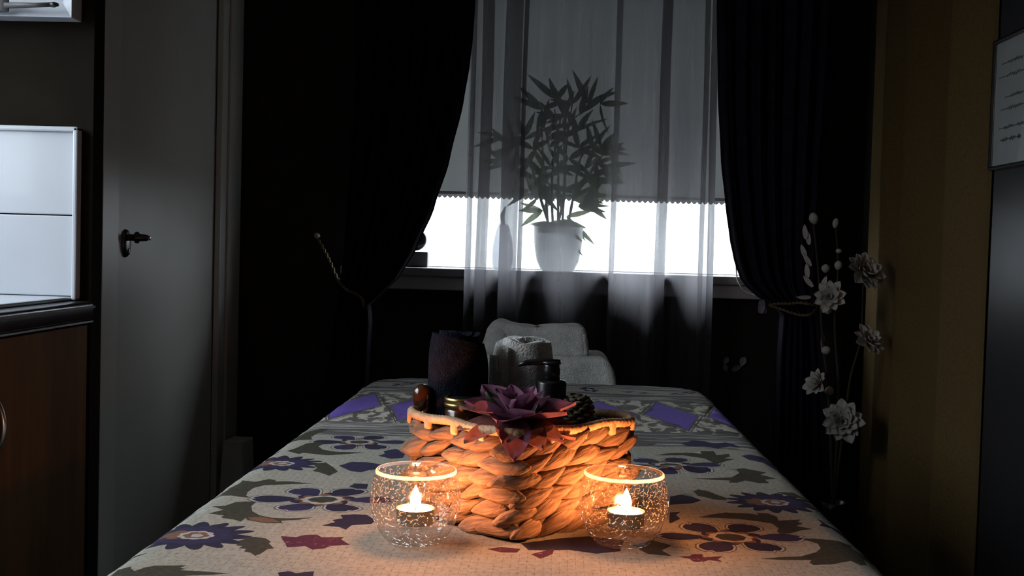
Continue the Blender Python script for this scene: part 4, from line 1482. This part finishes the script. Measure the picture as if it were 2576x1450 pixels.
for (px, py), angs in clus:
    base = at(px, py, pot_c.y + rnd.uniform(-0.045, 0.045))
    for a in angs:
        o = bpy.data.objects.new('leaf', lms[rnd.choice((0, 0, 1, 2, 2, 3))])
        COL.objects.link(o)
        o.parent = plant
        yw = rnd.uniform(-32, 32)
        M = Matrix.Translation(base - pot_c) @ Matrix.Rotation(R(yw), 4, 'Z') @ Matrix.Rotation(R(-(a + rnd.uniform(-8, 8))), 4, 'Y') @ Matrix.Rotation(R(rnd.uniform(50, 125)), 4, 'X') @ Matrix.Scale(rnd.uniform(0.8, 1.15), 4)
        tip_y = base.y + (M.to_3x3() @ Vector((0.11, 0, -0.02))).y
        if not (YMIN < tip_y < YMAX):
            M = Matrix.Translation(base - pot_c) @ Matrix.Rotation(R(-(a + rnd.uniform(-8, 8))), 4, 'Y') @ Matrix.Rotation(R(rnd.uniform(75, 100)), 4, 'X') @ Matrix.Scale(rnd.uniform(0.8, 1.05), 4)
        o.matrix_basis = M

# glass ornament left of the pot
gp = at(1264, 640, YB + 0.03)
gb = Vector((gp.x, YB + 0.03, SZ))
gh = at(1264, 560, gb.y).z - SZ
orn = thing('glass_ornament', gb, 'faceted clear glass ornament standing left of the plant pot on the sill', 'ornament')
V, F = lathe([(0.0, 0.0), (0.030, 0.0), (0.034, 0.008), (0.038, gh * 0.3), (0.034, gh * 0.6), (0.024, gh * 0.85), (0.018, gh * 0.95), (0.0, gh)], 12, gb)
mk('cut_glass_body', V, F, thin_glass('cut_glass', (0.45, 0.46, 0.48), crackle=True), orn, smooth=False)
mk('top_leaf', *tube([gb + Vector((0, 0, gh * 0.95)), gb + Vector((-0.004, 0, gh * 1.15)), gb + Vector((0.006, 0, gh * 1.35))], [0.006, 0.009, 0.002], 8), M_GREY, orn)
# black round object half hidden by the left drape
bp_ = at(1053, 632, YB + 0.02)
bb = Vector((bp_.x, YB + 0.02, SZ))
clk = thing('table_mirror', bb, 'round black object in a clear ring on the sill beside the left drape', 'mirror')
cz = at(1053, 603, bb.y).z
rr_ = 0.040
mk('disc', *xf(lathe([(0, -0.008), (rr_ - 0.004, -0.008), (rr_, 0), (rr_ - 0.004, 0.008), (0, 0.008)], 32), Matrix.Translation((bb.x - 0.012, bb.y, cz)) @ Matrix.Rotation(R(90), 4, 'X')), M_BLACK, clk)
mk('glass_ring', *tube([(bb.x - 0.012 + (rr_ + 0.005) * math.cos(a * PI / 20), bb.y, cz + (rr_ + 0.005) * math.sin(a * PI / 20)) for a in range(40)], 0.0055, 8, closed=True), M_GLASS, clk)
mk('stand', *box(bb.x - 0.045, bb.x + 0.035, bb.y - 0.02, bb.y + 0.02, SZ, cz - rr_ - 0.003, 0.003), M_GREY, clk, smooth=False)

# ------------------------------------------------------------------ sink counter at the left
XC = -0.812
ctop = at(205, 757, 1.895).z
cab_top = ctop - 0.034
cab = thing('base_cabinet', (-1.1, 1.3, 0), 'brown wooden cabinet under the dark counter at the left edge', 'cabinet')
mk('cabinet_body', *box(XK + 0.004, XC - 0.030, 0.25, 1.896, 0.08, cab_top - 0.001, 0.002), M_CABWOOD, cab, smooth=False)
mk('plinth', *box(XK + 0.004, XC - 0.07, 0.25, 1.896, 0.0, 0.08), M_BLACK, cab, smooth=False)
cd = mk('cabinet_door', *box(XC - 0.029, XC - 0.010, 1.40, 1.893, 0.10, cab_top - 0.008, 0.0025), M_CABWOOD, cab, smooth=False)
cd2 = mk('cabinet_door', *box(XC - 0.029, XC - 0.010, 0.90, 1.396, 0.10, cab_top - 0.008, 0.0025), M_CABWOOD, cab, smooth=False)
hy_ = atx(6, 1060, XC + 0.02).y
hz0, hz1 = atx(6, 1142, XC).z, atx(6, 984, XC).z
hp = [Vector((XC - 0.012, hy_, hz0)), Vector((XC + 0.004, hy_, hz0 + 0.004)), Vector((XC + 0.016, hy_, hz0 + 0.022)), Vector((XC + 0.021, hy_, (hz0 + hz1) / 2)), Vector((XC + 0.016, hy_, hz1 - 0.022)), Vector((XC + 0.004, hy_, hz1 - 0.004)), Vector((XC - 0.012, hy_, hz1))]
mk('handle', *tube(catmull(hp, 30), 0.0052, 10), M_STEEL, cd)
top = thing('countertop', (-1.1, 1.2, cab_top), 'dark stone-effect counter with rounded front edge at the left', 'countertop')
mk('slab', *box(XK + 0.003, XC, 0.22, 1.897, cab_top, ctop, 0.007, 3), M_COUNTER, top, smooth=True)
mk('edge_highlight', *box(XC - 0.002, XC + 0.0025, 0.22, 1.896, ctop - 0.0125, ctop - 0.0075, 0.001), M_GREY, top, smooth=False)  # grey strip paints the highlight line along the counter's front edge
mk('front_underside', *box(XC - 0.006, XC - 0.001, 0.22, 1.896, cab_top - 0.004, cab_top, 0.001), M_STEEL, top, smooth=False)
# white steel sink rim let into the counter
snk = mk('sink_top', *box(XK + 0.01, XC - 0.035, 0.55, 1.893, ctop + 0.0004, ctop + 0.007, 0.003), M_SPLASH, origin=(-1.1, 1.2, ctop), smooth=False)
tag(snk, 'glossy white sink top lying on the dark counter at the left edge', 'sink')
cl_ = mk('folded_cloth', *xf(soft_box(0.13, 0.07, 0.012, 0.005, 8, 0.002, 40), Matrix.Translation((XC - 0.16, 1.60, ctop + 0.0135)) @ Matrix.Rotation(R(12), 4, 'Z')), M_SAGE, origin=(XC - 0.16, 1.60, ctop + 0.007))
tag(cl_, 'thin sage green folded cloth lying on the white sink top', 'cloth')
# white panels above the counter, facing the camera
PY = 1.898
p0 = at(212, 322, PY)
p1 = at(190, 543, PY)
pan = thing('splashback', (-1.1, PY, ctop), 'glossy white splashback of two panels above the dark counter', 'splashback')
xr_ = p0.x - 0.003
mk('panel', *box(XK + 0.004, xr_ - 0.008, PY - 0.012, PY, p1.z + 0.001, p0.z - 0.008, 0.002), M_SPLASH, pan, smooth=False)
mk('panel', *box(XK + 0.004, xr_ - 0.008, PY - 0.012, PY, ctop + 0.008, p1.z - 0.001, 0.002), M_SPLASH, pan, smooth=False)
mk('edge_trim', *join(box(xr_ - 0.009, xr_, PY - 0.020, PY, ctop + 0.001, p0.z, 0.003), box(XK + 0.004, xr_, PY - 0.020, PY, p0.z - 0.009, p0.z, 0.003)), M_SPLASH, pan, smooth=False)
# framed white wall tray with a grey spatula, top left
q = at(205, 56, PY)
trx1, trz0 = q.x, q.z
tray = thing('wall_tray', (trx1 - 0.2, PY, trz0), 'white wall tray with sloping sides hanging above the splashback in the top left corner', 'tray')
W_, H_ = 0.42, 0.30


def bevel_frame(x0, x1, z0, z1, w, d0, d1, y):
    o_ = [(x0, z0), (x1, z0), (x1, z1), (x0, z1)]
    i_ = [(x0 + w, z0 + w), (x1 - w, z0 + w), (x1 - w, z1 - w), (x0 + w, z1 - w)]
    V = [Vector((a, y, b)) for a, b in o_] + [Vector((a, y - d0, b)) for a, b in o_] + [Vector((a, y - d1, b)) for a, b in i_] + [Vector((a, y, b)) for a, b in i_]
    F = []
    for k in range(4):
        n = (k + 1) % 4
        for lv in range(3):
            F.append((lv * 4 + k, lv * 4 + n, (lv + 1) * 4 + n, (lv + 1) * 4 + k))
    return V, F


mk('sloped_rail', *bevel_frame(trx1 - W_, trx1, trz0, trz0 + H_, 0.030, 0.040, 0.006, PY), M_SPLASH, tray, smooth=False)
mk('back_plate', *box(trx1 - W_ + 0.02, trx1 - 0.02, PY - 0.005, PY - 0.0005, trz0 + 0.02, trz0 + H_ - 0.02), M_SPLASH, tray, smooth=False)
s0 = at(30, 14, PY - 0.045)
s1 = at(146, 12, PY - 0.045)
spt = thing('spatula', (s0.x, PY - 0.045, s0.z), 'grey spatula with a black tip resting on the white tray, top left', 'spatula')
mk('blade', *xf(soft_box(0.11, 0.006, 0.036, 0.003, 6), Matrix.Translation((s0.x - 0.060, PY - 0.045, s0.z + 0.006))), M_GREY, spt)
mk('handle', *tube([s0 + Vector((-0.012, 0, 0)), s0.lerp(s1, 0.5), s1 + Vector((-0.012, 0, 0))], [0.0055, 0.0042, 0.0042], 8), M_GREY, spt)
mk('tip', *tube([s1 + Vector((-0.013, 0, 0)), s1 + Vector((-0.006, 0, 0)), s1 + Vector((0.001, 0, 0))], [0.0045, 0.0050, 0.0025], 8), M_BLACK, spt)
# small pale box in the far left corner
bq = at(583, 1150, 3.62)
bx_ = thing('cardboard_box', (bq.x, 3.62, 0), 'plain pale box standing in the far corner beside the white door', 'box')
bzt = at(583, 1116, 3.62).z
M_ = Matrix.Translation((bq.x + 0.003, 3.68, bzt / 2)) @ Matrix.Rotation(R(-6), 4, 'Z')
V, F = box(-0.034, 0.034, -0.05, 0.05, -bzt / 2, bzt / 2, 0.003)
for v in V:
    if v.z < 0: v.x *= 1.45; v.y *= 1.1
mk('carton', [M_ @ v for v in V], F, M_CARD, bx_, smooth=False)
mk('lid_flap', *xf(box(-0.034, 0.034, -0.052, 0.052, bzt / 2 + 0.0005, bzt / 2 + 0.004, 0.001), M_), M_CARD, bx_, smooth=False)

# ------------------------------------------------------------------ right side
XY = 1.0
fold = [(2496, .012), (2470, .002), (2440, .014), (2408, .042), (2400, .014), (2392, .0), (2340, .012), (2296, .044), (2288, .012), (2280, .0), (2262, .015), (2242, .040), (2234, .010), (2218, -.008), (2192, -.012), (2168, -.018)]
fold = catmull([(atx(p, 700, XY).y, d, 0) for p, d in fold], 200)
yc0, yc1 = fold[0].x, fold[-1].x


def yellow(u, v):
    i = u * 200
    k = min(int(i), 199)
    p = fold[k].lerp(fold[k + 1], i - k)
    z = 0.02 + 2.28 * v
    x = XY - p.y * (1.0 + 0.25 * noise.noise(Vector((u * 4, z * 0.9, 3)))) + 0.004 * noise.noise(Vector((u * 6, z * 1.2, 3)))
    return Vector((x, p.x + 0.012 * noise.noise(Vector((u * 3, z * 0.7, 8))), z))


yl = mk('closet_curtain', *grid(240, 40, yellow), M_MUSTARD, origin=(XY, (yc0 + yc1) / 2, 0.02))
tag(yl, 'mustard yellow curtain hanging in folds along the right wall', 'curtain')
add_solidify(yl, 0.003)

# framed certificate on the dark door
XF = XG - 0.018
cA = atx(2497, 104, XF)
cB = atx(2497, 428, XF)
cy1 = cA.y
cz1, cz0 = cA.z, cB.z
cw = (cz1 - cz0) * 1.35
frm = thing('framed_certificate', (XG, cy1 - cw / 2, cz0), 'certificate in a dark frame on the glossy dark door at the right edge', 'picture')
fw = 0.009
mk('frame', *join(box(XF, XG - 0.001, cy1 - fw, cy1, cz0, cz1, 0.003), box(XF, XG - 0.001, cy1 - cw, cy1 - cw + fw, cz0, cz1, 0.003),
                  box(XF, XG - 0.001, cy1 - cw, cy1, cz0, cz0 + fw, 0.003), box(XF, XG - 0.001, cy1 - cw, cy1, cz1 - fw, cz1, 0.003)), M_BRONZE, frm, smooth=False)
pap = mk('paper', *box(XG - 0.010, XG - 0.007, cy1 - cw + fw * 0.5, cy1 - fw * 0.5, cz0 + fw * 0.5, cz1 - fw * 0.5), M_PAPER, frm, smooth=False)
mk('glazing', *box(XG - 0.014, XG - 0.0125, cy1 - cw + fw * 0.6, cy1 - fw * 0.6, cz0 + fw * 0.6, cz1 - fw * 0.6), M_GLASS, frm, smooth=False)
rnd = random.Random(4)
V, F = [], []
for row, (zf, s, e) in enumerate(((0.80, 0.10, 0.85), (0.70, 0.07, 0.9), (0.54, 0.16, 0.8), (0.45, 0.12, 0.85), (0.31, 0.10, 0.6), (0.22, 0.12, 0.4))):
    n = 90
    path = [Vector((XG - 0.0105, cy1 - cw * (s + (e - s) * i / n), cz0 + (cz1 - cz0) * zf + 0.0035 * math.sin(i * 1.9 + row) * (0.5 + rnd.random()) * (1 if (i // 11) % 3 else 0.2))) for i in range(n + 1)]
    V, F = join((V, F), tube(path, 0.0009, 4))
o = mk('handwriting', V, F, M_INK, pap)
o['kind'] = 'stuff'

# tall branch of white artificial flowers in a black floor vase
FY = 3.18
vb = at(2125, 1200, FY)
vase_b = Vector((vb.x - 0.03, FY, 0.0))
arr = thing('flower_arrangement', vase_b, 'tall dim spray of white artificial flowers and buds left of the mustard curtain', 'flowers')
mk('vase', *lathe([(0.0, 0.0), (0.055, 0.0), (0.060, 0.01), (0.068, 0.10), (0.050, 0.20), (0.032, 0.25), (0.038, 0.27), (0.034, 0.27), (0.028, 0.25), (0.0, 0.24)], 28, vase_b), M_BLACK, arr)
rnd = random.Random(9)
vt = vase_b + Vector((0, 0, 0.25))
for st in ([(2085, 1000), (2070, 860), (2060, 700), (2047, 565)], [(2110, 1010), (2100, 820), (2108, 680), (2103, 575)], [(2125, 1060), (2140, 950), (2165, 850), (2172, 700)]):
    cp = catmull([vt] + [at(x, y, FY) for x, y in st], 40)
    mk('stem', *tube(cp, [0.0045 - 0.002 * i / 40 for i in range(41)], 6), M_STEM, arr)


def px_m(n, Y=FY): return n * Y / FPX


for (x, y, rx, ry, ang) in ((2047, 550, 12, 15, -15), (2102, 562, 8, 13, 8), (2077, 676, 11, 11, 0), (2109, 668, 10, 12, 10), (2083, 781, 11, 10, 20), (2078, 882, 12, 11, -20), (2086, 984, 12, 11, -30), (2110, 632, 8, 6, 0)):
    c = at(x, y, FY - 0.01)
    V, F = lathe([(0, -1), (0.45, -0.85), (0.85, -0.4), (1.0, 0.05), (0.80, 0.55), (0.42, 0.88), (0, 1)], 14)
    M = Matrix.Translation(c) @ Matrix.Rotation(R(ang), 4, 'Y') @ Matrix.Diagonal((px_m(rx), px_m(rx), px_m(ry), 1))
    mk('bud', [M @ v for v in V], F, M_FLOWERW, arr)


def wild_petal(L_, W_):
    return petal_mesh('petal', L_, W_, 0.5, 0.15, M_FLOWERW, tip=1.3)


def bloom(x, y, r, tilt, rot, layers):
    c = at(x, y, FY - 0.03)
    M0 = Matrix.Translation(c - vase_b) @ Matrix.Rotation(R(rot), 4, 'Z') @ Matrix.Rotation(R(tilt), 4, 'X')
    for n, ls, ws, el in layers:
        ring(arr, 'petal', wild_petal(px_m(r) * ls, px_m(r) * ws), n, el, 0.0, rnd.uniform(0, 60), M0, rnd=rnd, jit=6)


full = [(11, 1.0, 0.27, 8), (10, 0.86, 0.26, 24), (8, 0.66, 0.22, 42), (6, 0.45, 0.18, 60)]
open_ = [(9, 1.0, 0.26, 12), (7, 0.78, 0.24, 36), (5, 0.5, 0.2, 58)]
bloom(2120, 1062, 56, 72, -12, full)
bloom(2172, 690, 58, 55, 30, full)
bloom(2182, 862, 48, 50, 25, open_)
bloom(2088, 748, 44, 80, -20, open_)
bloom(2060, 965, 40, 70, -60, open_)
plm = petal_mesh('leaf', 0.055, 0.010, 0.3, 0.1, M_FLOWERW, tip=1.0)
for (x, y, a) in ((2027, 592, 95), (2036, 606, 100), (2028, 640, 110), (2040, 660, 120), (2032, 690, 95), (2045, 712, 130), (2040, 738, 178), (2070, 830, 262), (2066, 720, 70)):
    o = bpy.data.objects.new('leaf', plm)
    COL.objects.link(o)
    o.parent = arr
    o.matrix_basis = Matrix.Translation(at(x, y + 10, FY) - vase_b) @ Matrix.Rotation(R(-a), 4, 'Y') @ Matrix.Rotation(R(60), 4, 'X') @ Matrix.Scale(0.8, 4)

# two pale butterflies on the dark wall under the sill
wing = petal_mesh('wing', 0.036, 0.012, 0.2, 0.1, M_BUTTERFLY, tip=1.4)
for (x, y, lab, r_, angs) in ((1822, 916, 'small pale butterfly ornament on the dark wall, left one under the sill', 15, (60, -75)), (1864, 922, 'pale butterfly ornament on the dark wall, right one with wider wings', 20, (70, 200))):
    c = at(x, y, YB - 0.012)
    b = thing('butterfly_ornament', c, lab, 'ornament', 'butterflies on the wall')
    for a in angs:
        o = bpy.data.objects.new('wing', wing)
        COL.objects.link(o)
        o.parent = b
        o.matrix_basis = Matrix.Rotation(R(-a), 4, 'Y') @ Matrix.Rotation(R(72), 4, 'X') @ Matrix.Scale(r_ / 20, 4)
    mk('body', *tube([c + Vector((0, 0.004, -0.008)), c + Vector((0, 0.004, 0.0)), c + Vector((0.001, 0.004, 0.009))], [0.001, 0.002, 0.001], 6), M_STEM, b)
